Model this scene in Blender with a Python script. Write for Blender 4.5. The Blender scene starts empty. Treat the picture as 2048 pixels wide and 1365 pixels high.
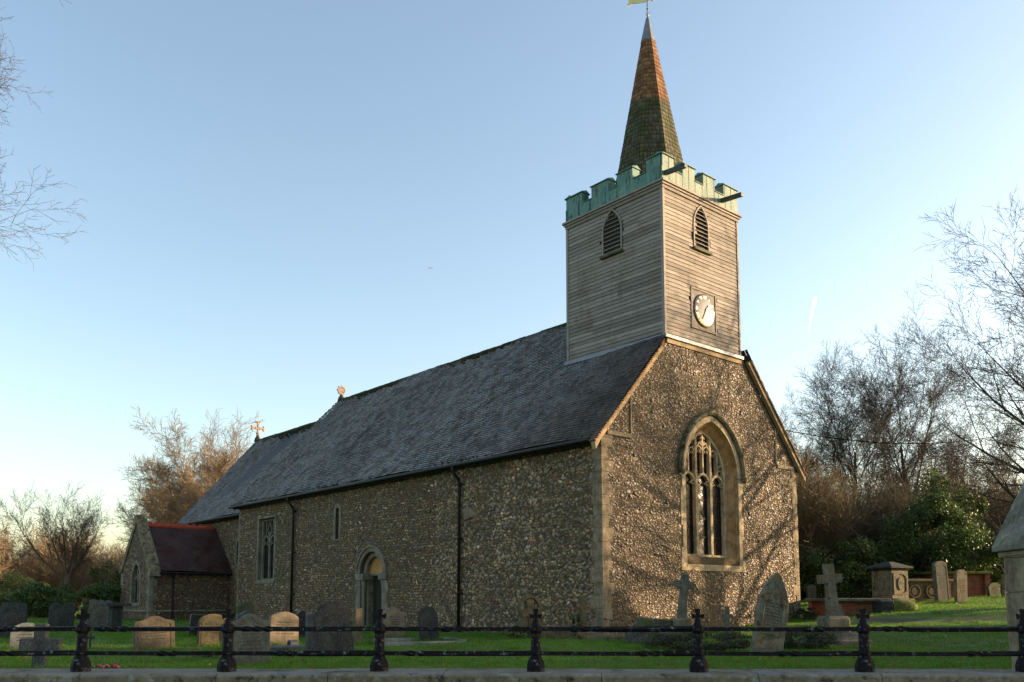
import bpy, bmesh, math, random
import numpy as np
from mathutils import Vector, Matrix
from mathutils.geometry import tessellate_polygon

sc = bpy.context.scene
# ------------------------------------------------------------------ camera
PITCH = 5.817
cam_d = bpy.data.cameras.new('camera'); cam = bpy.data.objects.new('camera', cam_d)
sc.collection.objects.link(cam); sc.camera = cam
cam.location = (0, 0, 1.18); cam.rotation_euler = (math.radians(90 + PITCH), 0, 0)
cam_d.sensor_width = 36; cam_d.lens = 1747 / 2048 * 36
cam_d.shift_y = .1643; cam_d.clip_start = .1; cam_d.clip_end = 30000
# ------------------------------------------------------------------ light
SUN_EL, SUN_AZ = 10.5, 80.0          # azimuth clockwise from +Y
w = bpy.data.worlds.new('World'); sc.world = w; w.use_nodes = True
nt = w.node_tree; bg = nt.nodes['Background']
sky = nt.nodes.new('ShaderNodeTexSky'); sky.sky_type = 'NISHITA'; sky.sun_disc = False
sky.sun_elevation = math.radians(SUN_EL); sky.sun_rotation = math.radians(SUN_AZ)
sky.air_density = 1; sky.dust_density = 1.7; sky.ozone_density = .7
nt.links.new(sky.outputs[0], bg.inputs[0]); bg.inputs[1].default_value = .15
sun_d = bpy.data.lights.new('sun', 'SUN'); sun = bpy.data.objects.new('sun', sun_d); sc.collection.objects.link(sun)
sun_d.energy = 5.0; sun_d.angle = math.radians(.5); sun_d.color = (1, .72, .44)
e, a = math.radians(SUN_EL), math.radians(SUN_AZ)
sdir = Vector((math.sin(a) * math.cos(e), math.cos(a) * math.cos(e), math.sin(e)))
sun.rotation_euler = sdir.to_track_quat('Z', 'Y').to_euler()
sc.view_settings.view_transform = 'Standard'; sc.view_settings.look = 'None'
sc.view_settings.gamma = 1; sc.view_settings.exposure = 1.4

col = sc.collection
RNG = np.random.default_rng(7); rnd = random.Random(5)
R = math.radians

# ------------------------------------------------------------------ node helpers
class MT:
    def __init__(s, name, rough=.85, spec=.3):
        s.m = bpy.data.materials.new(name); s.m.use_nodes = True; s.nt = s.m.node_tree
        s.b = s.nt.nodes['Principled BSDF']; s.b.inputs['Roughness'].default_value = rough
        s.b.inputs['Specular IOR Level'].default_value = spec
        tc = s.nt.nodes.new('ShaderNodeTexCoord'); s.co = tc.outputs['Object']
    def put(s, sock, v):
        if hasattr(v, 'is_output') or isinstance(v, bpy.types.NodeSocket): s.nt.links.new(v, sock)
        elif isinstance(v, (tuple, list)) and len(v) == 3 and sock.type == 'RGBA': sock.default_value = (*v, 1)
        else: sock.default_value = v
    def node(s, t, **k):
        n = s.nt.nodes.new(t)
        for a_, v in k.items(): setattr(n, a_, v)
        return n
    def math(s, op, a_, b_=0, clamp=False):
        n = s.node('ShaderNodeMath', operation=op, use_clamp=clamp); s.put(n.inputs[0], a_); s.put(n.inputs[1], b_); return n.outputs[0]
    def noise(s, scale, detail=4, rough=.55, co=None, out='Fac', dist=0):
        n = s.node('ShaderNodeTexNoise'); s.nt.links.new(co or s.co, n.inputs['Vector'])
        n.inputs['Scale'].default_value = scale; n.inputs['Detail'].default_value = detail
        n.inputs['Roughness'].default_value = rough; n.inputs['Distortion'].default_value = dist; return n.outputs[out]
    def voro(s, scale, feature='F1', out='Distance', co=None):
        n = s.node('ShaderNodeTexVoronoi', feature=feature); s.nt.links.new(co or s.co, n.inputs['Vector'])
        n.inputs['Scale'].default_value = scale; return n.outputs[out]
    def scale(s, v, co=None):
        n = s.node('ShaderNodeMapping'); s.nt.links.new(co or s.co, n.inputs[0]); n.inputs['Scale'].default_value = v; return n.outputs[0]
    def ramp(s, fac, stops, mode='LINEAR'):
        n = s.node('ShaderNodeValToRGB'); s.nt.links.new(fac, n.inputs[0]); cr = n.color_ramp; cr.interpolation = mode
        while len(cr.elements) < len(stops): cr.elements.new(.5)
        for e_, (p, c) in zip(cr.elements, stops):
            e_.position = p; e_.color = (*c, 1) if isinstance(c, (tuple, list)) else (c, c, c, 1)
        return n.outputs[0]
    def mix(s, f, a_, b_, mode='MIX'):
        n = s.node('ShaderNodeMix', data_type='RGBA', blend_type=mode)
        s.put(n.inputs[0], f); s.put(n.inputs[6], a_); s.put(n.inputs[7], b_); return n.outputs[2]
    def mask(s, fac, lo, hi): return s.ramp(fac, [(lo, 0.), (hi, 1.)])
    def sep(s, v=None):
        n = s.node('ShaderNodeSeparateXYZ'); s.nt.links.new(v or s.co, n.inputs[0]); return n.outputs
    def island(s):
        return s.node('ShaderNodeNewGeometry').outputs['Random Per Island']
    def up(s):
        return s.sep(s.node('ShaderNodeNewGeometry').outputs['Normal'])[2]
    def base(s, c): s.put(s.b.inputs['Base Color'], c)
    def bump(s, h, strength=.5, dist=.02):
        n = s.node('ShaderNodeBump'); s.put(n.inputs['Height'], h); n.inputs['Strength'].default_value = strength
        n.inputs['Distance'].default_value = dist; s.nt.links.new(n.outputs[0], s.b.inputs['Normal']); return n

def simple(name, c1, c2, scale=3, rough=.85, bump=.3, bs=None, spec=.3, bd=.01, metal=0):
    m = MT(name, rough, spec); f = m.noise(scale, 6, .65)
    m.base(m.ramp(f, [(.3, c1), (.7, c2)])); m.bump(m.noise(bs or scale * 6, 5, .6), bump, bd)
    m.b.inputs['Metallic'].default_value = metal
    return m.m

def stone_mat(name, c1, c2, lichen=None, lic=.58, moss=None, mossl=.6, speck=.5, spc=(.34, .335, .30), scale=5, sc2=60, rough=.9):
    m = MT(name, rough, .2)
    c = m.ramp(m.noise(scale, 6, .65), [(.3, c1), (.7, c2)])
    c = m.mix(m.math('MULTIPLY', m.mask(m.noise(sc2, 3, .7), .52, .62), speck), c, spc)
    streak = m.noise(1, 4, .6, co=m.scale((14, 14, 1.3)))
    c = m.mix(m.math('MULTIPLY', m.mask(streak, .5, .75), .45), c, tuple(x * .45 for x in c1))
    if lichen: c = m.mix(m.mask(m.noise(scale * 1.4 + 2, 6, .7), lic, lic + .06), c, lichen)
    if moss: c = m.mix(m.mask(m.noise(scale * .8 + 1.1, 6, .7), mossl, mossl + .1), c, moss)
    c = m.mix(1, c, m.ramp(m.noise(3.3, 5, .75), [(.35, .55), (.6, 1.15)]), 'MULTIPLY'); zt = m.sep()[2]
    m.base(c); m.bump(m.noise(30, 6, .75), .7, .02)
    return m.m

def flint_mat(name, stops, tint=None, tintamt=.5, rough=.5, topgreen=False, gain=1.):
    m = MT(name, rough, .5)
    r = m.island(); c = m.ramp(r, stops, 'CONSTANT')
    r2 = m.math('FRACT', m.math('MULTIPLY', r, 37.7))
    c = m.mix(1, c, m.ramp(r2, [(0, .55 * gain), (1, 1.35 * gain)]), 'MULTIPLY')
    bg_ = m.noise(.55, 6, .7); c = m.mix(1, c, m.ramp(bg_, [(.32, (.62, .58, .52)), (.55, (1.05, 1, .92)), (.75, (1.3, 1.22, 1.05))]), 'MULTIPLY')
    n1 = m.noise(38, 4, .7); c = m.mix(m.math('MULTIPLY', m.mask(n1, .5, .75), .45), c, (.26, .23, .18))
    n0 = m.noise(55, 3, .7, co=m.scale((1, 1, 1))); c = m.mix(m.math('MULTIPLY', m.mask(n0, .56, .66), .6), c, (.03, .028, .026))
    if tint:
        n2 = m.noise(.9, 5, .65); c = m.mix(m.math('MULTIPLY', m.mask(n2, .42, .68), tintamt), c, tint)
    if topgreen:
        z = m.sep()[2]; g = m.math('MULTIPLY', m.mask(m.math('ADD', m.math('MULTIPLY', z, .125), m.noise(1.3, 4, .6)), 1.02, 1.25), .5)
        c = m.mix(g, c, (.06, .062, .018))
        bd = m.noise(1, 5, .7, co=m.scale((.6, .6, 7))); c = m.mix(1, c, m.ramp(bd, [(.35, .55), (.65, 1.35)]), 'MULTIPLY')
    m.base(c); m.bump(m.noise(70, 3, .6), .4, .01)
    return m.m

W_, G_, K_, B_, T_, RD, LG = (.33, .27, .195), (.10, .09, .078), (.022, .02, .019), (.095, .052, .026), (.20, .14, .08), (.16, .045, .022), (.20, .185, .16)
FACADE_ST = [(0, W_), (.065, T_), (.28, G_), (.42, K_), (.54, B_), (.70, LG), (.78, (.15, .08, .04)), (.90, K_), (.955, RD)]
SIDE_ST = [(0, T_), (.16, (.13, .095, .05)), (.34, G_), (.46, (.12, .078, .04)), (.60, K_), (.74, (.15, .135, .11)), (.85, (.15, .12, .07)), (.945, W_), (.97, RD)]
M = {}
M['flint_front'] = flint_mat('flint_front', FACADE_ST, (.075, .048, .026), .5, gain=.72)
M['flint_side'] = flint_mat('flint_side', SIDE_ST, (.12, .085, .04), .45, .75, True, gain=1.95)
M['flint_vestry'] = flint_mat('flint_vestry', [(0, W_), (.1, RD), (.26, G_), (.44, K_), (.58, (.17, .07, .04)), (.76, LG), (.9, T_)], (.10, .05, .03), .3, .6)
def mortar():
    m = MT('lime_mortar', .95, .1); c = m.ramp(m.noise(6, 6, .7), [(.3, (.07, .052, .03)), (.7, (.135, .10, .06))])
    z = m.sep()[2]; g = m.math('MULTIPLY', m.mask(m.math('ADD', m.math('MULTIPLY', z, .125), m.noise(1.3, 4, .6)), 1.02, 1.25), .6)
    c = m.mix(g, c, (.035, .038, .012)); m.base(c); m.bump(m.noise(40, 4, .7), .7, .02); return m.m
M['mortar'] = mortar()
M['ashlar'] = stone_mat('limestone', (.36, .275, .165), (.48, .38, .24), speck=.15, scale=2.2)
M['quoin'] = stone_mat('weathered_quoin', (.17, .13, .08), (.28, .22, .14), speck=.25, scale=2.8, lichen=(.17, .175, .13), lic=.6)
M['ashlar_warm_lit'] = stone_mat('warm_lit_limestone', (.36, .19, .07), (.40, .27, .14), speck=.1, scale=1.5)  # orange of the warm diffuse light painted into the reveal's stone colour
M['hood'] = stone_mat('mossy_hood_stone', (.14, .11, .06), (.28, .22, .13), moss=(.05, .05, .02), mossl=.52, speck=.2, scale=3)
M['plaster'] = simple('ochre_plaster', (.30, .15, .05), (.42, .24, .09), 3, .95, .2)
M['ashlar_pale'] = stone_mat('pale_limestone', (.15, .13, .095), (.24, .215, .16), speck=.2, scale=2.2)
M['dark_wood'] = simple('dark_door_wood', (.012, .012, .01), (.03, .028, .02), 8, .7, .3)
M['green_wood'] = simple('green_door', (.010, .014, .008), (.02, .026, .015), 8, .7, .3)
M['void'] = simple('dark_interior', (.006, .006, .006), (.012, .012, .011), 3, .9, .1)
def glass_mat():
    m = MT('leaded_glass', .45, .12); co = m.scale((1, 1, 1))
    x, y, z = m.sep()
    d1 = m.math('ABSOLUTE', m.math('SUBTRACT', m.math('FRACT', m.math('ADD', m.math('MULTIPLY', m.math('ADD', x, y), 7), m.math('MULTIPLY', z, 5))), .5))
    d2 = m.math('ABSOLUTE', m.math('SUBTRACT', m.math('FRACT', m.math('SUBTRACT', m.math('MULTIPLY', m.math('ADD', x, y), 7), m.math('MULTIPLY', z, 5))), .5))
    lead = m.math('LESS_THAN', m.math('MINIMUM', d1, d2), .05)
    m.base(m.mix(lead, (.008, .009, .011), (.02, .02, .02)))
    m.put(m.b.inputs['Roughness'], m.math('ADD', m.math('MULTIPLY', lead, .4), .18))
    m.bump(m.noise(6, 3, .6), .5, .02); return m.m
M['glass'] = glass_mat()
def board_mat():
    m = MT('weathered_oak_boards', .8, .3); r = m.island()
    c = m.ramp(r, [(0, (.17, .145, .125)), (.35, (.24, .21, .18)), (.7, (.31, .27, .235)), (1, (.20, .17, .145))])
    gr = m.noise(1, 5, .7, co=m.scale((2.5, 2.5, 60)))
    c = m.mix(1, c, m.ramp(gr, [(.3, .62), (.7, 1.2)]), 'MULTIPLY')
    c = m.mix(m.math('MULTIPLY', m.mask(m.noise(1.1, 5, .7), .52, .7), .5), c, (.10, .065, .035))
    c = m.mix(m.math('MULTIPLY', m.mask(m.noise(1, 4, .7, co=m.scale((5, 5, .8))), .55, .72), .4), c, (.07, .055, .045)); kn = m.voro(9, co=m.scale((1, 1, 1.5))); c = m.mix(m.math('LESS_THAN', kn, .07), c, (.05, .03, .018))
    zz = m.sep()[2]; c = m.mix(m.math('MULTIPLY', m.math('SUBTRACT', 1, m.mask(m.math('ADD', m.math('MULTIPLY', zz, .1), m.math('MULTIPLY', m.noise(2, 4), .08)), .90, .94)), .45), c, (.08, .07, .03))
    m.base(c); m.bump(gr, .45, .008); return m.m
M['board'] = board_mat()
def tile_mat(name, c1, c2, frost=.9, mossy=True, fcol=(.37, .385, .43)):
    m = MT(name, .75, .35); r = m.island()
    c = m.ramp(r, [(0, c1), (1, c2)]); x, y, z = m.sep(); c = m.mix(1, c, m.ramp(m.noise(1.4, 5, .7), [(.35, .5), (.65, 1.5)]), 'MULTIPLY')
    if frost:
        n = m.noise(.45, 4, .6); n2 = m.noise(26, 3, .7)
        # frost is thinner near the bell turret and just under the ridge
        fy = m.mask(m.math('MULTIPLY', m.math('ADD', y, m.math('MULTIPLY', n, 6)), .1), .30, 1.0)
        fz = m.math('SUBTRACT', 1, m.mask(m.math('ADD', m.math('MULTIPLY', z, .1), m.math('MULTIPLY', n, .12)), 1.08, 1.14))
        f = m.math('MULTIPLY', m.math('MULTIPLY', m.math('ADD', m.math('MULTIPLY', fy, .85), .12), fz), frost)
        rr = m.ramp(m.math('FRACT', m.math('MULTIPLY', r, 17.3)), [(0, .35), (.5, 1.), (1, 1.)])
        at = m.node('ShaderNodeAttribute', attribute_name='tail').outputs['Fac']
        f = m.math('MULTIPLY', m.math('MULTIPLY', f, rr), m.math('MULTIPLY', m.math('MULTIPLY', m.mask(n2, .30, .55), m.mask(m.noise(1.9, 5, .7), .33, .55)), m.mask(at, .42, .72)))
        c = m.mix(f, c, fcol)
    if mossy:
        mz = m.mask(m.math('ADD', m.math('MULTIPLY', z, .1), m.math('MULTIPLY', m.noise(2.2, 5, .7), .16)), 1.11, 1.15)
        sp = m.mask(m.noise(3.3, 6, .75), .585, .64)
        c = m.mix(m.math('MAXIMUM', mz, m.math('MULTIPLY', sp, .8)), c, (.035, .04, .012))
    m.base(c); m.bump(m.noise(50, 3, .6), .4, .006); return m.m
M['tile'] = tile_mat('frosted_clay_tiles', (.035, .03, .028), (.075, .055, .045))
M['tile_chancel'] = tile_mat('chancel_clay_tiles', (.04, .035, .032), (.08, .06, .05), .9, True, (.38, .40, .45))
M['tile_red'] = tile_mat('dark_red_tiles', (.045, .018, .018), (.09, .03, .028), .0, False)
def redfrost():
    m = MT('vestry_tiles', .7, .4); r = m.island(); c = m.ramp(r, [(0, (.032, .011, .008)), (1, (.07, .021, .014))])
    f = m.math('MULTIPLY', m.mask(m.noise(1.2, 4, .6), .35, .6), m.math('MULTIPLY', m.mask(m.noise(20, 3, .7), .4, .62), .55))
    m.base(m.mix(f, c, (.12, .11, .125))); m.bump(m.noise(50, 3, .6), .4, .006); return m.m
M['tile_red'] = redfrost()
M['terracotta'] = simple('red_ridge_terracotta', (.28, .045, .022), (.40, .07, .035), 8, .8, .3)
M['ridge'] = simple('mossy_ridge_tile', (.018, .018, .011), (.045, .033, .024), 3, .9, .5)
M['gutter'] = simple('black_gutter_iron', (.008, .008, .008), (.015, .014, .013), 8, .55, .2)
M['verge'] = simple('cream_verge_board', (.28, .19, .10), (.38, .28, .16), 3, .85, .3)
M['tile_end'] = simple('verge_tile_ends', (.12, .06, .03), (.25, .14, .07), 14, .85, .3)
M['lead'] = simple('grey_lead', (.13, .14, .16), (.21, .225, .25), 4, .5, .2, metal=.3)
def copper():
    m = MT('verdigris_copper', .7, .4); c = m.ramp(m.noise(3, 5, .65), [(.3, (.06, .165, .14)), (.7, (.12, .25, .20))])
    st = m.noise(1, 5, .75, co=m.scale((7, 7, 1.2)))
    c = m.mix(m.mask(st, .52, .60), c, (.015, .03, .032))
    c = m.mix(m.math('MULTIPLY', m.mask(m.noise(2.1, 4, .7), .5, .7), .35), c, (.34, .34, .24))
    m.base(c); m.bump(m.noise(9, 4, .6), .35, .02); return m.m
M['copper'] = copper()
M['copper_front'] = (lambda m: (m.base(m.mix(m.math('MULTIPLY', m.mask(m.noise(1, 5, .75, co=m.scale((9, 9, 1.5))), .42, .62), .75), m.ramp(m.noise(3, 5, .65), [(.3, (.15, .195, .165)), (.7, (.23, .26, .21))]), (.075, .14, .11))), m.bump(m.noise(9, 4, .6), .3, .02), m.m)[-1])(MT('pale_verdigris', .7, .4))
M['copper_cap'] = simple('green_copper_capping', (.05, .13, .10), (.14, .26, .2), 5, .6, .3)
M['spout'] = simple('dark_copper_spout', (.02, .035, .035), (.05, .07, .065), 5, .6, .3)
def shingle(name, st, moss=0):
    m = MT(name, .85, .2); c = m.ramp(m.island(), st); c = m.mix(1, c, m.ramp(m.noise(1, 4, .7, co=m.scale((30, 30, 3))), [(.3, .75), (.7, 1.2)]), 'MULTIPLY')
    if moss: c = m.mix(m.math('MULTIPLY', m.mask(m.noise(1.6, 5, .7), .42, .6), moss), c, (.05, .075, .012))
    m.base(c); return m.m
M['shingle_new'] = shingle('new_cedar_shingles', [(0, (.14, .068, .038)), (.5, (.21, .11, .06)), (1, (.29, .17, .10))])
M['shingle_old'] = shingle('old_mossy_shingles', [(0, (.06, .055, .042)), (.5, (.10, .09, .07)), (1, (.15, .13, .10))], .5)
M['gold'] = simple('gilded_copper', (.75, .52, .18), (.85, .66, .3), 5, .35, .1, metal=.8)
M['vane'] = simple('gilt_vane', (.55, .55, .20), (.75, .72, .35), 5, .5, .1, metal=.2)
M['dial'] = simple('clock_dial_enamel', (.05, .028, .018), (.10, .06, .04), 4, .17, .06, spec=.9)
M['hand'] = simple('white_hands', (.75, .75, .7), (.85, .85, .8), 5, .5, .1)
M['pink_stone'] = simple('pink_terracotta_cross', (.24, .16, .12), (.33, .24, .19), 9, .85, .3)
M['iron'] = None
def iron_mat():
    m = MT('flaking_black_iron', .6, .12); c = m.ramp(m.noise(9, 4, .6), [(.3, (.003, .003, .004)), (.7, (.009, .008, .010))])
    f = m.mask(m.noise(18, 5, .75), .58, .62); u = m.mask(m.up(), -.2, .6)
    c = m.mix(m.math('MULTIPLY', f, m.math('ADD', m.math('MULTIPLY', u, .55), .35)), c, (.17, .17, .18))
    c = m.mix(m.math('MULTIPLY', m.mask(m.noise(14, 5, .7), .64, .68), .7), c, (.07, .03, .012))
    m.base(c); m.bump(m.noise(40, 4, .7), .6, .006); return m.m
M['iron'] = iron_mat()
def wallstone():
    m = MT('lichened_coping_stone', .9, .2); c = m.ramp(m.noise(2.2, 6, .7), [(.3, (.10, .09, .06)), (.7, (.19, .165, .11))])
    c = m.mix(m.mask(m.noise(4.5, 5, .7), .57, .63), c, (.19, .195, .175))
    c = m.mix(m.mask(m.noise(3.1, 6, .75), .54, .60), c, (.035, .035, .022)); c = m.mix(1, c, m.ramp(m.noise(14, 5, .8), [(.3, .5), (.7, 1.5)]), 'MULTIPLY')
    c = m.mix(m.math('MULTIPLY', m.mask(m.up(), .5, .9), m.math('MULTIPLY', m.mask(m.noise(2.5, 5), .35, .6), .6)), c, (.21, .21, .215))
    m.base(c); m.bump(m.noise(30, 6, .7), .6, .015); return m.m
M['wallstone'] = wallstone()
def brick():
    m = MT('old_red_brick', .9, .2); n = m.node('ShaderNodeTexBrick'); 
    x, y, z = m.sep(); cb = m.node('ShaderNodeCombineXYZ'); m.put(cb.inputs[0], m.math('ADD', x, y)); m.put(cb.inputs[1], z)
    m.nt.links.new(cb.outputs[0], n.inputs['Vector']); n.inputs['Scale'].default_value = 1
    n.inputs['Brick Width'].default_value = .225; n.inputs['Row Height'].default_value = .075; n.inputs['Mortar Size'].default_value = .006
    m.put(n.inputs['Color1'], (.28, .075, .035)); m.put(n.inputs['Color2'], (.17, .045, .025)); m.put(n.inputs['Mortar'], (.18, .14, .1))
    c = m.mix(m.math('MULTIPLY', m.mask(m.noise(3, 5, .7), .5, .65), .6), n.outputs[0], (.05, .045, .03)); m.base(c); m.bump(n.outputs[1], .4, -.01); return m.m
M['brick'] = brick()
M['bark'] = simple('bark_brown', (.075, .055, .036), (.14, .105, .07), 2, .95, .4, 25)
M['bark_dark'] = simple('bark_dark', (.032, .026, .019), (.062, .05, .036), 2, .95, .4, 25)
M['bark_red'] = simple('bark_russet', (.17, .12, .068), (.28, .20, .12), .6, .95, .3, 25)
M['bark_tan'] = simple('bark_pale_tan', (.075, .052, .036), (.12, .088, .062), 2, .95, .3, 25)
M['twig_brown'] = simple('thicket_brown', (.085, .066, .036), (.17, .135, .075), .5, .95, .2)
def glow(m, col_, k=.35):
    t = m.node('ShaderNodeBsdfTranslucent'); m.nt.links.new(col_, t.inputs[0]); x = m.node('ShaderNodeMixShader'); x.inputs[0].default_value = k
    m.nt.links.new(m.b.outputs[0], x.inputs[1]); m.nt.links.new(t.outputs[0], x.inputs[2]); m.nt.links.new(x.outputs[0], [n for n in m.nt.nodes if n.type == 'OUTPUT_MATERIAL'][0].inputs[0])
def leaf(name, a_, b_, c_=None):   # colours vary leaf by leaf
    m = MT(name, .5, .5); r = m.island(); m.base(m.ramp(r, [(0, a_), (.7, b_), (1, c_ or b_)]))
    glow(m, m.b.inputs['Base Color'].links[0].from_socket); return m.m
M['leaf_dark'] = leaf('dark_evergreen_leaf', (.022, .05, .010), (.055, .105, .018), (.13, .17, .03))
M['leaf_holly'] = leaf('ivy_leaf', (.03, .06, .012), (.07, .11, .02), (.14, .15, .04))
M['leaf_low'] = leaf('low_shrub_leaf', (.025, .035, .015), (.06, .075, .03), (.09, .09, .045))
M['leaf_yellow'] = leaf('yellow_green_leaf', (.08, .10, .02), (.14, .16, .035), (.2, .19, .06))
M['leaf_dead'] = leaf('dead_leaf', (.14, .05, .02), (.22, .10, .04), (.28, .15, .07))
M['petal_red'] = leaf('red_petal', (.45, .02, .03), (.6, .05, .09), (.65, .12, .18))
def grass_mat(name, blade):
    m = MT(name, .7, .25)
    g = m.node('ShaderNodeNewGeometry'); pos = g.outputs['Position']
    n1 = m.noise(.35, 5, .6, co=pos); n2 = m.noise(2.3, 4, .65, co=pos)
    c = m.ramp(n2, [(.3, (.06, .14, .014)), (.5, (.11, .22, .022)), (.7, (.18, .25, .034))]); c = m.mix(m.mask(n1, .48, .7), c, (.11, .15, .03))
    if blade: c = m.mix(.5, c, m.ramp(g.outputs['Random Per Island'], [(0, (.035, .12, .008)), (.8, (.11, .25, .025)), (.93, (.2, .26, .04)), (1, (.2, .17, .05))]))
    else: c = m.mix(.4, c, (.025, .05, .008))
    fr = m.math('MULTIPLY', m.mask(m.math('ADD', m.math('MULTIPLY', n1, .5), m.math('MULTIPLY', n2, .5)), .56, .66), .35)
    c = m.mix(fr, c, (.22, .28, .24)); m.base(c)
    if not blade: m.bump(m.noise(30, 5, .7, co=pos), .8, .03)
    else: glow(m, c, .45)
    return m.m
M['grass'] = grass_mat('lawn_soil_and_turf', False); M['blade'] = grass_mat('grass_blades', True)
M['road'] = simple('road_asphalt', (.04, .04, .042), (.065, .064, .062), 4, .95, .5, 60)
M['path'] = simple('gravel_path', (.07, .06, .04), (.12, .10, .07), 6, .95, .6, 50)

# gravestone finishes
SM = {}
SM['slate'] = stone_mat('dark_slate', (.02, .023, .024), (.042, .048, .048), lichen=(.07, .08, .06), lic=.6, speck=.15)
SM['grey'] = stone_mat('grey_limestone', (.07, .072, .058), (.12, .12, .096), moss=(.05, .055, .025), mossl=.58, speck=.35)
SM['granite'] = stone_mat('rough_granite', (.05, .05, .046), (.105, .10, .09), speck=.7, spc=(.20, .20, .18), sc2=38)
SM['dkgran'] = stone_mat('dark_speckled_granite', (.022, .022, .022), (.055, .053, .05), speck=.45, spc=(.14, .14, .12), sc2=30, lichen=(.09, .085, .06), lic=.6)
SM['pale'] = stone_mat('pale_portland', (.20, .19, .17), (.28, .27, .24), speck=.2)
SM['tan'] = stone_mat('tan_sandstone', (.095, .072, .045), (.145, .112, .07), speck=.2, lichen=(.16, .13, .07), lic=.62)
SM['pink'] = stone_mat('smooth_buff_stone', (.17, .13, .085), (.24, .185, .125), speck=.2)
SM['brown'] = stone_mat('brown_stone', (.08, .058, .03), (.125, .098, .05), moss=(.08, .08, .025), mossl=.56, speck=.2)
SM['black'] = stone_mat('black_granite', (.010, .011, .013), (.02, .021, .024), speck=.1, spc=(.1, .1, .1), rough=.3)
SM['navy'] = stone_mat('blue_grey_granite', (.035, .042, .055), (.06, .07, .088), speck=.5, spc=(.12, .13, .15), rough=.5)
SM['lichen'] = stone_mat('lichened_headstone', (.10, .095, .062), (.18, .165, .115), lichen=(.24, .11, .02), lic=.55, moss=(.06, .06, .035), mossl=.55, speck=.4)
SM['mossy'] = stone_mat('mossy_stone', (.065, .065, .04), (.11, .11, .065), moss=(.07, .09, .016), mossl=.50, speck=.2)
SM['moss'] = simple('thick_moss', (.05, .065, .012), (.14, .16, .03), 5, 1, .9, 30, bd=.04)

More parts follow.
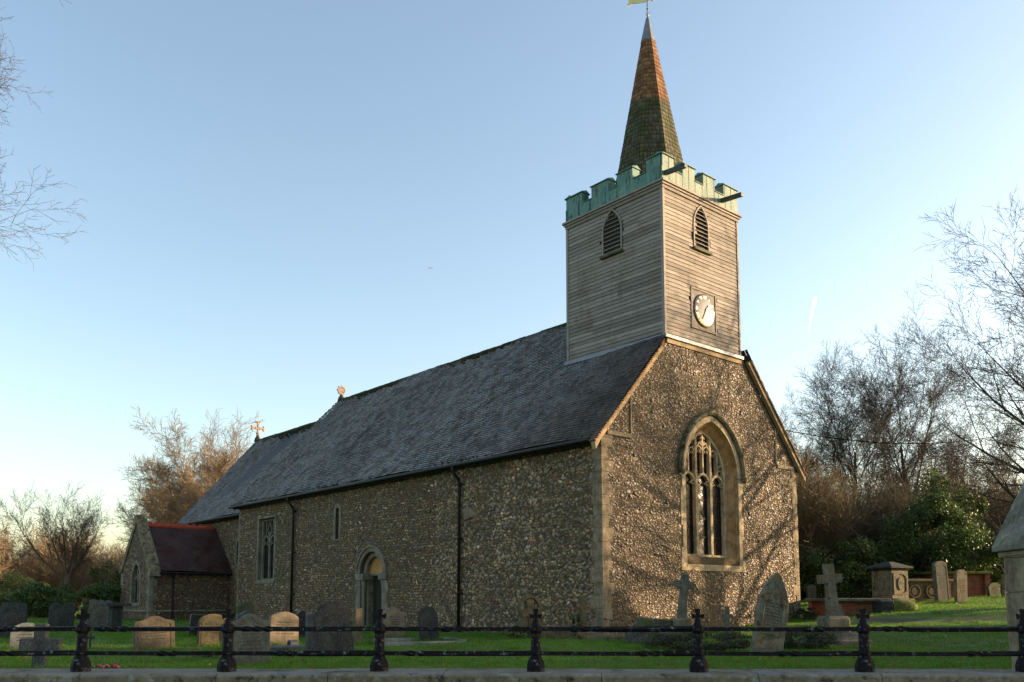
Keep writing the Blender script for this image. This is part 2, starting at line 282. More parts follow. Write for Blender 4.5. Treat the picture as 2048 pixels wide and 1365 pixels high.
# ------------------------------------------------------------------ mesh helpers
class MB:
    def __init__(s): s.v = []; s.f = []
    def add(s, vs, fs):
        o = len(s.v); s.v += [tuple(v) for v in vs]; s.f += [tuple(i + o for i in f) for f in fs]; return s
    def box(s, x0, x1, y0, y1, z0, z1, mx=None):
        vs = [Vector((x, y, z)) for z in (z0, z1) for y in (y0, y1) for x in (x0, x1)]
        if mx: vs = [mx @ v for v in vs]
        return s.add(vs, [(0, 2, 3, 1), (4, 5, 7, 6), (0, 1, 5, 4), (2, 6, 7, 3), (0, 4, 6, 2), (1, 3, 7, 5)])
    def cbox(s, x0, x1, y0, y1, z0, z1, b=.01, mx=None):      # box with chamfered top and vertical edges
        def ring(i, z): return [(x0 + i, y0 + b, z), (x0 + b, y0 + i, z), (x1 - b, y0 + i, z), (x1 - i, y0 + b, z), (x1 - i, y1 - b, z), (x1 - b, y1 - i, z), (x0 + b, y1 - i, z), (x0 + i, y1 - b, z)]
        vs = ring(0, z0) + ring(0, z1 - b) + ring(b * .9, z1)
        if mx: vs = [mx @ Vector(v) for v in vs]
        fs = [tuple(range(7, -1, -1)), tuple(range(16, 24))]
        for k in (0, 8):
            for i in range(8): fs.append((k + i, k + (i + 1) % 8, k + 8 + (i + 1) % 8, k + 8 + i))
        return s.add(vs, fs)
    def tube(s, pts, r, n=8, caps=True, twist=0):
        pts = [Vector(p) for p in pts]; rs = r if isinstance(r, (list, tuple)) else [r] * len(pts)
        vs = []; prev = None
        for i, p in enumerate(pts):
            t = (pts[min(i + 1, len(pts) - 1)] - pts[max(i - 1, 0)]).normalized()
            u = prev if prev is not None else (Vector((0, 0, 1)) if abs(t.z) < .9 else Vector((1, 0, 0)))
            u = (u - t * u.dot(t)).normalized(); prev = u; v = t.cross(u)
            for k in range(n):
                a_ = 2 * math.pi * k / n + twist * i; vs.append(p + (u * math.cos(a_) + v * math.sin(a_)) * rs[i])
        fs = [(i * n + k, i * n + (k + 1) % n, (i + 1) * n + (k + 1) % n, (i + 1) * n + k) for i in range(len(pts) - 1) for k in range(n)]
        if caps: fs += [tuple(range(n - 1, -1, -1)), tuple(range((len(pts) - 1) * n, len(pts) * n))]
        return s.add(vs, fs)
    def lathe(s, prof, n=12, mx=None, rot=0):     # profile of (r, z)
        vs = [Vector((r * math.cos(2 * math.pi * k / n + rot), r * math.sin(2 * math.pi * k / n + rot), z)) for r, z in prof for k in range(n)]
        if mx: vs = [mx @ v for v in vs]
        m_ = len(prof)
        fs = [(i * n + k, i * n + (k + 1) % n, (i + 1) * n + (k + 1) % n, (i + 1) * n + k) for i in range(m_ - 1) for k in range(n)]
        fs += [tuple(range(n - 1, -1, -1)), tuple(range((m_ - 1) * n, m_ * n))]
        return s.add(vs, fs)
    def prism(s, poly, holes, to3, d0, d1, back=True):   # poly of 2D points swept from depth d0 to d1; to3(u, v, d)
        loops = [poly] + list(holes)
        tri = tessellate_polygon([[Vector((p[0], p[1], 0)) for p in l] for l in loops])
        flat = [p for l in loops for p in l]; n = len(flat)
        vs = [to3(p[0], p[1], d0) for p in flat] + [to3(p[0], p[1], d1) for p in flat]
        fs = [tuple(t) for t in tri] + ([tuple(i + n for i in reversed(t)) for t in tri] if back else [])
        o = 0
        for l in loops:
            m_ = len(l)
            for i in range(m_): fs.append((o + i, o + (i + 1) % m_, n + o + (i + 1) % m_, n + o + i))
            o += m_
        return s.add(vs, fs)
    def sweep(s, path, w_, d0, d1, to3, closed=False):   # flat bar of width w_ along a 2D path, from depth d0 to d1
        P = [Vector(p) for p in path]; L = []; Rr = []
        n = len(P)
        for i in range(n):
            a_ = P[i - 1] if (i > 0 or closed) else P[i]; b_ = P[(i + 1) % n] if (i < n - 1 or closed) else P[i]
            t = (b_ - a_).normalized(); nn = Vector((-t.y, t.x)); L.append(P[i] + nn * w_ / 2); Rr.append(P[i] - nn * w_ / 2)
        vs = []
        for i in range(n): vs += [to3(L[i].x, L[i].y, d0), to3(Rr[i].x, Rr[i].y, d0), to3(Rr[i].x, Rr[i].y, d1), to3(L[i].x, L[i].y, d1)]
        fs = []
        for i in range(n if closed else n - 1):
            j = (i + 1) % n
            for k in range(4): fs.append((i * 4 + k, i * 4 + (k + 1) % 4, j * 4 + (k + 1) % 4, j * 4 + k))
        if not closed: fs += [(3, 2, 1, 0), tuple(range((n - 1) * 4, n * 4))]
        return s.add(vs, fs)
    def build(s, name, mat, parent=None, smooth=False, fix=True, bev=0):
        me = bpy.data.meshes.new(name); me.from_pydata([tuple(v) for v in s.v], [], s.f)
        if fix:
            bm = bmesh.new(); bm.from_mesh(me); bmesh.ops.recalc_face_normals(bm, faces=bm.faces); bm.to_mesh(me); bm.free()
        me.materials.append(mat); o = bpy.data.objects.new(name, me); col.objects.link(o)
        if parent: o.parent = parent
        if smooth: me.shade_smooth()
        if bev:
            b = o.modifiers.new('bevel', 'BEVEL'); b.width = bev; b.segments = 2; b.limit_method = 'ANGLE'
        return o

def np_mesh(name, V, F, mat, parent=None, smooth=False):      # V (n,3), F (m,k) all faces with k corners
    me = bpy.data.meshes.new(name); V = np.ascontiguousarray(V, dtype=np.float32); F = np.ascontiguousarray(F, dtype=np.int32)
    m_, k = F.shape; me.vertices.add(len(V)); me.vertices.foreach_set('co', V.ravel())
    me.loops.add(m_ * k); me.loops.foreach_set('vertex_index', F.ravel())
    me.polygons.add(m_); me.polygons.foreach_set('loop_start', np.arange(0, m_ * k, k, dtype=np.int32))
    me.polygons.foreach_set('loop_total', np.full(m_, k, dtype=np.int32))
    me.update(calc_edges=True); me.validate(); me.materials.append(mat)
    if smooth: me.shade_smooth()
    o = bpy.data.objects.new(name, me); col.objects.link(o)
    if parent: o.parent = parent
    return o

def tag(o, label=None, cat=None, group=None, kind=None):
    if label: o['label'] = label
    if cat: o['category'] = cat
    if group: o['group'] = group
    if kind: o['kind'] = kind
    return o
def thing(name, label, cat, loc=(0, 0, 0), rz=0, group=None, rot=None):
    o = bpy.data.objects.new(name, None); o.empty_display_size = .3; col.objects.link(o); o.location = loc
    o.rotation_euler = rot or (0, 0, rz); return tag(o, label, cat, group)
def arc(cx, cz, r, a0, a1, n): return [(cx + r * math.cos(R(a0 + (a1 - a0) * i / n)), cz + r * math.sin(R(a0 + (a1 - a0) * i / n))) for i in range(n + 1)]
def pointed(x0, x1, zs, za, n=10):         # points from right springing over the apex to the left springing
    w_ = (x1 - x0) / 2; h = za - zs; r = (w_ * w_ + h * h) / (2 * w_); cx = (x0 + x1) / 2
    th = math.degrees(math.asin(min(1, h / r))) if h < r else 90
    a_ = arc(x1 - r, zs, r, 0, th if h <= r else 90, n)
    th = math.degrees(math.atan2(h, (cx) - (x1 - r))); a_ = arc(x1 - r, zs, r, 0, th, n)
    b_ = [(2 * cx - p[0], p[1]) for p in reversed(a_[:-1])]
    return a_ + b_
def pointed_open(x0, x1, z0, zs, za, n=10): return [(x0, z0), (x1, z0)] + pointed(x0, x1, zs, za, n)

# ------------------------------------------------------------------ terrain
CH = (2.42, 23.4); CA = R(40.777)
U1 = (math.cos(CA), math.sin(CA)); U2 = (-math.sin(CA), math.cos(CA))
def wor(x, y, z=0): return Vector((CH[0] + U1[0] * x + U2[0] * y, CH[1] + U1[1] * x + U2[1] * y, z))
def sst(t): t = np.clip(t, 0, 1); return t * t * (3 - 2 * t)
def gh(x, y):
    x = np.asarray(x, float); y = np.asarray(y, float)
    t = np.clip((x * .5 + y * .87 - 23) / 17, 0, 1.15); h = t * 1.05 * sst((x + 1) / 9)
    h = h + .12 * sst((y - 16) / 8) * (1 - sst((x + 1) / 9))
    h = h + .10 * np.exp(-((x - 2.0) ** 2 / 6 + (y - 20.5) ** 2 / 2.5)) + .16 * np.exp(-((x + 3.0) ** 2 / 12 + (y - 40) ** 2 / 60))
    h = h + .05 * np.sin(x * .9 + 1) * np.sin(y * .7) * sst((y - 10) / 4) * sst((60 - y) / 20)
    # a low bank beside the path on the right
    s_ = y - (27.2 - .12 * (x - 12)); h = h + .22 * sst((x - 9) / 3) * sst(s_ / .9) * sst((40 - y) / 10)
    return np.where(y < 9.0, -.42, h)
xs = np.concatenate([np.linspace(-900, -60, 18), np.linspace(-58, 58, 233), np.linspace(60, 900, 18)])
ys = np.concatenate([np.linspace(-60, 8, 10), np.linspace(8.7, 8.99, 2), np.linspace(9.0, 70, 200), np.linspace(75, 1500, 25)])
X, Y = np.meshgrid(xs, ys); Z = gh(X, Y); nx, ny = len(xs), len(ys)
idx = np.arange(nx * ny).reshape(ny, nx)
F = np.stack([idx[:-1, :-1].ravel(), idx[:-1, 1:].ravel(), idx[1:, 1:].ravel(), idx[1:, :-1].ravel()], 1)
tag(np_mesh('ground', np.stack([X.ravel(), Y.ravel(), Z.ravel()], 1), F, M['grass'], smooth=True), kind='structure')
tag(MB().box(-60, 60, -8, 7.6, -.46, -.40).build('road', M['road']), kind='structure')
# worn path along the west front and away to the right
def ribbon(pts, w_, name, mat, lift=.012):
    V = []; 
    for i, (x, y) in enumerate(pts):
        a_ = pts[max(i - 1, 0)]; b_ = pts[min(i + 1, len(pts) - 1)]; t = Vector((b_[0] - a_[0], b_[1] - a_[1])).normalized(); n = Vector((-t.y, t.x)) * w_ / 2
        for k in np.linspace(-1, 1, 5): px, py = x + n.x * k, y + n.y * k; V.append((px, py, float(gh(px, py)) + lift))
    F_ = [(i * 5 + k, i * 5 + k + 1, i * 5 + k + 6, i * 5 + k + 5) for i in range(len(pts) - 1) for k in range(4)]
    return tag(np_mesh(name, np.array(V), np.array(F_), mat, smooth=True), kind='structure')
ribbon([(9.5 + i * .5, 27.3 + 1.3 * math.exp(-i / 3.) - .12 * (i * .5 - 2.5)) for i in range(50)], .26, 'path', M['path'])

# ================================================================== CHURCH
church = thing('church', 'medieval flint church with frosty tiled roof, boarded bell turret, green copper battlements and shingled spire', 'church', (CH[0], CH[1], 0), CA)
FR = lambda u, v, d: Vector((u, d, v))          # west front: u along the wall, d into it
SD = lambda u, v, d: Vector((d, u, v))          # long side wall
WX, NL = 9.66, 23.45
RS = (11.2 - 5.5) / 5.13                        # roof slope
def roofz(x): return 5.5 + (x + .3) * RS if x < 4.83 else 5.5 + (9.96 - x) * RS

def ico(sub):
    bm = bmesh.new(); bmesh.ops.create_icosphere(bm, subdivisions=sub, radius=1)
    V = np.array([v.co[:] for v in bm.verts]); F_ = np.array([[v.index for v in f.verts] for f in bm.faces]); bm.free(); return V, F_
def flints(name, mat, parent, to_axes, pts, size, sub, sq=(1.15, .8, .45), seed=1, jit=.16, sizes=None):
    """lumpy stones bedded in a wall; pts (n,2) on the wall; to_axes maps (u, v, out) arrays to xyz"""
    rg = np.random.default_rng(seed); V, F_ = ico(sub); n = len(pts); k = len(V)
    s_ = (size * rg.uniform(.62, 1.28, n) if sizes is None else sizes)[:, None]
    th = rg.normal(0, .45, n)[:, None]
    L = V[None] * (1 + rg.normal(0, jit, (n, k, 1)))
    u = L[..., 0] * sq[0] * s_ * rg.uniform(.8, 1.25, (n, 1)); v = L[..., 1] * sq[1] * s_; o = L[..., 2] * sq[2] * s_ * rg.uniform(.6, 1.3, (n, 1))
    o = o + u * rg.normal(0, .16, (n, 1)) + v * rg.normal(0, .16, (n, 1))
    uu = u * np.cos(th) - v * np.sin(th) + pts[:, 0:1]; vv = u * np.sin(th) + v * np.cos(th) + pts[:, 1:2]
    P = to_axes(uu, vv, o).reshape(-1, 3)
    Fs = (F_[None] + (np.arange(n) * k)[:, None, None]).reshape(-1, 3)
    if name is None: return P, Fs
    return np_mesh(name, P, Fs, mat, parent, smooth=True)
def join_np(name, parts, mat, parent):
    o = 0; V = []; F_ = []
    for a_, b_ in parts: V.append(a_); F_.append(b_ + o); o += len(a_)
    return np_mesh(name, np.concatenate(V), np.concatenate(F_), mat, parent, smooth=True)
def rubble_pts(u0, u1, v0, v1, du, dv, ok, seed, jit=.32):
    rg = np.random.default_rng(seed); rows = []
    for i, v in enumerate(np.arange(v0, v1, dv)):
        u = np.arange(u0 + (i % 2) * du / 2, u1, du); p = np.stack([u + rg.normal(0, du * jit, len(u)), v + rg.normal(0, dv * jit * .8, len(u))], 1); rows.append(p)
    P = np.concatenate(rows); return P[ok(P[:, 0], P[:, 1])]

# ---- west front wall with its window opening
WO = dict(x0=3.60, x1=6.26, z0=2.42, zs=4.95, za=6.62)
hole = pointed_open(WO['x0'], WO['x1'], WO['z0'], WO['zs'], WO['za'], 12)
gable = [(0, -.4), (WX, -.4), (WX, 5.62), (6.62, 9.0), (2.9, 9.0), (0, 5.62)]
fw = MB().prism(gable, [hole], FR, 0, .8).build('west_wall', M['mortar'], church)
tag(fw, 'flint west gable wall catching the low sun')
def ok_front(u, v):
    k = (u > .06) & (u < WX - .06) & (v < 5.5 + (np.minimum(u, WX - u) + .3) * RS - .25) & (v < 8.98)
    cx = (WO['x0'] + WO['x1']) / 2; hw = (WO['x1'] - WO['x0']) / 2 + .26
    arch = np.where(v < 4.95, hw, hw * np.sqrt(np.clip(1 - ((v - 4.95) / 2.05) ** 1.7, 0, 1)))
    return k & ~((np.abs(u - cx) < arch) & (v > 2.0) & (v < 7.0))
P1 = rubble_pts(0, WX, -.1, 9, .090, .066, ok_front, 3, .30)
AF = lambda u, v, o: np.stack([u, -o + .012, v], -1)
FL = [flints(None, None, None, AF, P1, .0445, 2, seed=11)]
P2 = rubble_pts(0, WX, -.1, 9, .15, .12, ok_front, 4, .5)
FL.append(flints(None, None, None, AF, P2, .034, 1, seed=12))
P3 = P1[np.random.default_rng(5).random(len(P1)) < .018]
FL.append(flints(None, None, None, AF, P3, .075, 2, seed=13, sq=(1.2, .8, .4)))
join_np('flint_facing', FL, M['flint_front'], fw)

# ---- long side wall
DOOR = dict(c=11.62, r=.80, zs=2.1); TL = dict(x0=19.68, x1=21.28, z0=1.98, z1=4.72); SL = dict(c=14.2, w=.28, z0=3.48, z1=4.72)
dh = [(DOOR['c'] - .78, -.35), (DOOR['c'] + .78, -.35)] + arc(DOOR['c'], 2.1, .78, 0, 180, 16)
th = [(TL['x0'], TL['z0']), (TL['x1'], TL['z0']), (TL['x1'], TL['z1']), (TL['x0'], TL['z1'])]
sh = [(SL['c'] - .13, SL['z0']), (SL['c'] + .13, SL['z0'])] + arc(SL['c'], SL['z1'] - .13, .13, 0, 180, 8)
nw = MB().prism([(.8, -.4), (NL, -.4), (NL, 5.7), (.8, 5.7)], [dh, th, sh], SD, 0, .8).build('nave_wall', M['mortar'], church)
tag(nw, 'long shaded flint side wall, greenish below the eaves')
MB().prism([(.8, -.4), (NL, -.4), (NL, 5.7), (.8, 5.7)], [], lambda u, v, d: Vector((WX - d, u, v)), 0, .8).build('south_wall', M['mortar'], church)
MB().prism([(.8, -.4), (8.86, -.4), (8.86, 5.6), (4.83, 10.3), (.8, 5.6)], [], lambda u, v, d: Vector((u, NL - d, v)), 0, .5).build('east_gable_wall', M['mortar'], church)
def ok_side(u, v):
    k = (u > .25) & (u < NL - .05) & (v < 5.55)
    a_ = np.where(v < 2.1, 1.16, np.sqrt(np.clip(1.02 ** 2 - (v - 2.1) ** 2, 0, 9)))
    k &= ~((np.abs(u - DOOR['c']) < a_) & (v < 3.14))
    k &= ~((u > TL['x0'] - .16) & (u < TL['x1'] + .16) & (v > TL['z0'] - .12) & (v < TL['z1'] + .14))
    k &= ~((np.abs(u - SL['c']) < .3) & (v > 3.42) & (v < 5.0)); return k
AS = lambda u, v, o: np.stack([-o + .01, u, v], -1)
Q1 = rubble_pts(.2, 7.6, -.1, 5.6, .115, .082, ok_side, 6, .26)
FL = [flints(None, None, None, AS, Q1, .056, 2, seed=21)]
Q2 = rubble_pts(7.4, NL, -.1, 5.6, .15, .098, ok_side, 7, .12)
Q2[:, 1] += .02 * np.sin(Q2[:, 0] * 1.3) + .012 * np.sin(Q2[:, 0] * 4.1)
FL.append(flints(None, None, None, AS, Q2, .060, 1, sq=(1.5, .58, .5), seed=22))
Q3 = rubble_pts(.2, 8, -.1, 5.6, .17, .15, ok_side, 8, .5)
FL.append(flints(None, None, None, AS, Q3, .034, 1, seed=23))
join_np('flint_facing', FL, M['flint_side'], nw)

# ---- quoins
def quoins(x, y, z0, z1, sx, sy, mat=None, wf=(.30, .46), ws=(.30, .44), seed=3, name='quoin_stones'):
    r_ = random.Random(seed); b = MB(); z = z0; i = 0; p = .016
    while z < z1:
        h = min(r_.uniform(.26, .40), z1 - z)
        a_ = r_.uniform(*wf) if i % 2 else r_.uniform(wf[0] * .65, wf[0]); c = r_.uniform(*ws) if i % 2 == 0 else r_.uniform(ws[0] * .65, ws[0])
        q = p + r_.uniform(-.004, .006)
        xa, xb = (x - q, x + a_) if sx > 0 else (x - a_, x + q); ya, yb = (y - q, y + c) if sy > 0 else (y - c, y + q)
        b.cbox(xa, xb, ya, yb, z + .004, z + h - .006, .008); z += h; i += 1
    return b.build(name, mat or M['quoin'], church)
quoins(0, 0, -.3, 5.66, 1, 1, seed=4, wf=(.34, .5), ws=(.34, .5))
quoins(WX, 0, -.3, 5.5, -1, 1, seed=9, wf=(.30, .44))
quoins(0, NL, -.3, 5.5, 1, -1, seed=5, wf=(.2, .3), ws=(.12, .2))

# kneelers at the feet of the gable
for q in ((.2, 1.2, -.05, .1, 5.64, 5.76, .012), (1.17, 1.25, -.035, .1, 5.762, 6.9, .01), (8.50, 9.5, -.05, .1, 5.52, 5.64, .012), (8.42, 8.5, -.035, .1, 5.642, 6.85, .01)):
    MB().cbox(*q).build('kneeler_stone', M['quoin'], church)

# ---- great west window
cx = (WO['x0'] + WO['x1']) / 2
win = MB()
# ashlar surround: outer band with toothed jambs
rr_ = random.Random(8); z = 2.36
while z < 4.9:
    h = min(rr_.uniform(.3, .42), 4.93 - z); tw = rr_.choice([.0, .07])
    win.cbox(WO['x0'] - .17 - tw, WO['x0'] + .01, -.02, .3, z, z + h - .007, .008)
    tw = rr_.choice([.0, .07]); win.cbox(WO['x1'] - .01, WO['x1'] + .17 + tw, -.02, .3, z, z + h - .007, .008); z += h
oa = pointed(WO['x0'] - .17, WO['x1'] + .17, 4.94, 6.80, 12); ia = pointed(WO['x0'], WO['x1'], 4.94, WO['za'], 12)
for i in range(len(oa) - 1):
    win.add([FR(*oa[i], -.02), FR(*oa[i + 1], -.02), FR(*ia[i + 1], -.02), FR(*ia[i], -.02), FR(*oa[i], .2), FR(*oa[i + 1], .2), FR(*ia[i + 1], .2), FR(*ia[i], .2)], [(0, 1, 2, 3), (0, 4, 5, 1), (3, 2, 6, 7)])
win.cbox(WO['x0'] - .27, WO['x1'] + .27, -.03, .2, 2.0, 2.12, .01)       # sill course
win.cbox(WO['x0'] - .27, WO['x0'] + .02, -.024, .2, 2.12, 2.36, .008); win.cbox(WO['x1'] - .02, WO['x1'] + .27, -.024, .2, 2.12, 2.36, .008)
wf = win.build('west_window', M['ashlar'], church)
# splayed reveal with mouldings
rv = MB(); Dp = .36; TX0, TX1 = 3.84, 6.02; steps = [(0, 0), (.05, .0), (.075, .035), (.11, .035), (.30, .19), (.30, .21), (Dp, .235)]
def ring(ins, d):
    s_ = ins / .235; k = 1 - .0
    return [FR(p[0], p[1], d) for p in [(WO['x0'] + ins, 2.36)] + list(reversed(pointed(WO['x0'] + ins, WO['x1'] - ins, 4.94, WO['za'] - ins * 1.15, 14))) + [(WO['x1'] - ins, 2.36)]]
rings = [ring(i_, d_) for d_, i_ in steps]
for a_, b_ in zip(rings[:-1], rings[1:]):
    n = len(a_); rv.add(a_ + b_, [(i, i + 1, n + i + 1, n + i) for i in range(n - 1)])
rvl = rv.build('splayed_reveal', M['ashlar_warm_lit'], wf)
# sloping sill
MB().add([FR(3.6, 2.10, -.03), FR(6.26, 2.10, -.03), FR(6.26, 2.16, -.03), FR(3.6, 2.16, -.03), FR(3.6, 2.47, .34), FR(6.26, 2.47, .34), FR(6.26, 2.1, .34), FR(3.6, 2.1, .34)],
         [(0, 1, 2, 3), (3, 2, 5, 4), (0, 3, 4, 7), (1, 6, 5, 2), (0, 7, 6, 1)]).build('window_sill', M['ashlar'], wf)
# tracery
tr = MB(); d0, d1 = Dp - .03, Dp + .14; G0, G1 = TX0, TX1; wl = (G1 - G0) / 3
def bar(path, w_=.07, e0=d0, e1=d1): tr.sweep(path, w_, e0, e1, FR)
zb, zl, zh = 2.44, 4.62, 5.02
bar([(G0 + .03, zb), (G0 + .03, 4.94)], .09, d0 - .01); bar([(G1 - .03, zb), (G1 - .03, 4.94)], .09, d0 - .01)
main = list(reversed(pointed(G0 + .03, G1 - .03, 4.94, 6.33, 14))); bar(main, .1, d0 - .01)
bar([(G0, zb + .02), (G1, zb + .02)], .1, d0 - .02)
for k in (1, 2): bar([(G0 + wl * k, zb), (G0 + wl * k, 5.10)], .115, d0 - .02)
acx = (G0 + G1) / 2
for k in range(3):
    a_, b_ = G0 + wl * k + .02, G0 + wl * (k + 1) - .02
    bar(pointed(a_, b_, zl, zh, 8), .075)
    # cusps
    m_ = (a_ + b_) / 2
    for s_ in (-1, 1):
        e_ = m_ + s_ * (wl / 2 - .02)
        bar([(e_, zl + .02), (m_ + s_ * .12, zl + .1), (e_ - s_ * .06, zl + .2)], .035, d0 + .02, d1 - .03)
    # panel mullion rising from the head
    def topz(x):
        w2 = (G1 - G0) / 2 - .03; h = 6.33 - 4.94; r = (w2 * w2 + h * h) / (2 * w2); dx = abs(x - acx); return 4.94 + math.sqrt(max(0, r * r - (dx + r - w2) ** 2))
    bar([(m_, zh), (m_, min(topz(m_), 6.25) - .02)], .06)
for k in (1, 2):
    x_ = G0 + wl * k; bar([(x_, 5.05), (x_, topz(x_) - .02)], .085, d0 - .01)
for i in range(6):
    a_ = G0 + wl / 2 * i; b_ = a_ + wl / 2; m_ = (a_ + b_) / 2; zt = topz(m_) - .26
    if zt < 5.15: continue
    zt = min(zt, 5.86); bar(pointed(a_ + .01, b_ - .01, zt - .2, zt + .03, 6), .04, d0 + .01)
    for s_ in (-1, 1): bar([(m_ + s_ * .15, zt - .2), (m_ + s_ * .05, zt - .14), (m_ + s_ * .12, zt - .06)], .025, d0 + .02, d1 - .03)
bar([(acx, 5.9), (acx - .16, 6.0), (acx - .33, 5.78)], .05); bar([(acx, 5.9), (acx + .16, 6.0), (acx + .33, 5.78)], .05)
for q in range(4): bar([(acx + .1 * math.cos(a_), 6.08 + .1 * math.sin(a_)) for a_ in [R(90 * q + t_) for t_ in (20, 45, 70)]], .03)
tr.build('window_tracery', M['ashlar'], wf)
gl = [(p[0], p[1]) for p in pointed_open(G0 + .01, G1 - .01, 2.4, 4.94, 6.33, 12)]
MB().prism(gl, [], FR, Dp + .08, Dp + .09).build('leaded_glass', M['glass'], wf)
MB().box(3.6, 6.26, .60, .62, 2.3, 6.7).build('interior_backing', M['void'], wf)
sb = MB()
for zz in (3.05, 3.62, 4.2): sb.box(G0, G1, Dp + .05, Dp + .065, zz, zz + .018)
sb.build('saddle_bars', M['gutter'], wf)
# hood mould with stops
hd = MB(); pr = [(.17, -.02), (.17, -.085), (.22, -.145), (.285, -.145), (.30, -.02)]
hr = []
for ins, d_ in pr: hr.append([FR(p[0], p[1], d_) for p in pointed(WO['x0'] - ins, WO['x1'] + ins, 4.98, WO['za'] + ins * 1.18, 16)])
for a_, b_ in zip(hr[:-1], hr[1:]): n = len(a_); hd.add(a_ + b_, [(i, i + 1, n + i + 1, n + i) for i in range(n - 1)])
hm = hd.build('hood_mould', M['hood'], wf)
for x_ in (WO['x0'] - .235, WO['x1'] + .235):
    V, F_ = ico(2); V = V * (1 + RNG.normal(0, .09, (len(V), 1))); np_mesh('hood_stop', np.stack([x_ + V[:, 0] * .1, -.1 + V[:, 1] * .09, 4.93 + V[:, 2] * .11], 1), F_, M['hood'], wf, True)

# ---- doorway in the side wall
c = DOOR['c']; dr = MB()
def half_ring(b, r0, r1, da, db, n=20):
    for i in range(n):
        a0, a1 = R(180 * i / n), R(180 * (i + 1) / n - .35)
        q = [(c + r_ * math.cos(a_), 2.1 + r_ * math.sin(a_)) for r_, a_ in ((r0, a0), (r1, a0), (r1, a1), (r0, a1))]
        b.add([SD(*p, da) for p in q] + [SD(*p, db) for p in q], [(0, 1, 2, 3), (4, 7, 6, 5), (0, 4, 5, 1), (1, 5, 6, 2), (2, 6, 7, 3), (3, 7, 4, 0)])
half_ring(dr, .80, .95, -.03, .2, 15); half_ring(dr, .95, 1.03, -.075, .1, 24); half_ring(dr, .62, .80, .14, .4, 11)
zz = -.3; k = 0
while zz < 1.84:
    h = min(.34, 1.84 - zz); tw = (.30, .36)[k % 2]
    dr.cbox(-.02, .2, c + .77, c + .77 + tw, zz, zz + h - .006, .008, None)
    dr.cbox(-.02, .2, c - .77 - tw, c - .77, zz, zz + h - .006, .008)
    dr.cbox(.2, .78, c + .54, c + .80, zz + .001, zz + h - .006, .008); dr.cbox(.2, .78, c - .80, c - .54, zz + .001, zz + h - .006, .008)
    zz += h; k += 1
for s_ in (-1, 1): dr.cbox(-.055, .72, c + (.52 if s_ > 0 else -1.10), c + (1.10 if s_ > 0 else -.52), 1.86, 2.09, .02)
dw = dr.build('doorway', M['ashlar_pale'], church); tag(dw, 'round-arched Norman doorway with nook shafts')
for s_ in (-1, 1):
    mx = Matrix.Translation((.10, c + s_ * .68, 0))
    MB().lathe([(.11, -.3), (.13, .02), (.085, .12), (.07, .18), (.07, 1.52), (.085, 1.55), (.07, 1.58), (.12, 1.84), (.13, 1.86)], 14, mx).build('nook_shaft', M['ashlar_pale'], dw, True)
MB().prism([(c + p[0], 2.1 + p[1]) for p in [(.63 * math.cos(R(a_)), .63 * math.sin(R(a_))) for a_ in range(0, 181, 9)]], [], SD, .30, .45).build('tympanum', M['plaster'], dw)
b = MB(); b.box(.30, .42, c - .6, c + .6, 2.02, 2.10); b.build('door_lintel', M['ashlar_pale'], dw)
b = MB(); b.box(.70, .74, c - .6, c + .6, -.3, 2.05); b.build('dark_doorway_void', M['void'], dw)
b = MB()
for i in range(4): b.box(.44 + .0, .48 + (.006 if i % 2 else 0), c + .54 - .17 * (i + 1) + .006, c + .54 - .17 * i, -.3, 2.02)
b.build('door', M['green_wood'], dw)
b = MB(); b.cbox(-.42, .6, c - .75, c + .75, -.3, .13, .02); b.build('door_step', M['ashlar_pale'], dw)

# ---- two-light square-headed window
a0, a1, z0, z1 = TL['x0'], TL['x1'], TL['z0'], TL['z1']
b = MB(); zz = z0 - .1; k = 0
while zz < z1 + .05:
    h = min(.42, z1 + .12 - zz); tw = (.12, .17)[k % 2]
    b.cbox(-.022, .22, a0 - tw, a0 + .02, zz, zz + h - .006, .008); b.cbox(-.022, .22, a1 - .02, a1 + tw, zz, zz + h - .006, .008); zz += h; k += 1
b.cbox(-.05, .22, a0 - .14, a1 + .14, z1 + .02, z1 + .12, .012); b.cbox(-.03, .3, a0 - .12, a1 + .12, z0 - .14, z0 + .02, .012)
tw_ = b.build('two_light_window', M['ashlar_pale'], church)
b = MB(); m_ = (a0 + a1) / 2; q0, q1 = a0 + .1, a1 - .1
def sbar(path, w_=.07, e0=.14, e1=.28): b.sweep(path, w_, e0, e1, SD)
sbar([(q0, z0), (q0, z1)], .12); sbar([(q1, z0), (q1, z1)], .12); sbar([(q0, z1 - .03), (q1, z1 - .03)], .09); sbar([(q0, z0 + .03), (q1, z0 + .03)], .1); sbar([(m_, z0), (m_, 3.95)], .11)
for s_ in (0, 1):
    l, r_ = (q0 + .03, m_ - .02) if s_ == 0 else (m_ + .02, q1 - .03)
    sbar(pointed(l, r_, 3.5, 3.98, 8), .075)
    mm = (l + r_) / 2
    for t_ in (-1, 1): sbar([(mm + t_ * .28, 3.5), (mm + t_ * .12, 3.6), (mm + t_ * .2, 3.74)], .04)
sbar([(m_, 3.95), (m_ - .2, 4.2), (m_, 4.6)], .06); sbar([(m_, 3.95), (m_ + .2, 4.2), (m_, 4.6)], .06)
sbar([((q0 + m_) / 2, 3.98), ((q0 + m_) / 2, z1)], .05); sbar([((q1 + m_) / 2, 3.98), ((q1 + m_) / 2, z1)], .05)
b.build('window_tracery', M['ashlar_pale'], tw_)
MB().box(.22, .23, a0, a1, z0, z1).build('leaded_glass', M['glass'], tw_)
MB().box(.5, .52, a0 - .1, a1 + .1, z0 - .1, z1 + .1).build('interior_backing', M['void'], tw_)
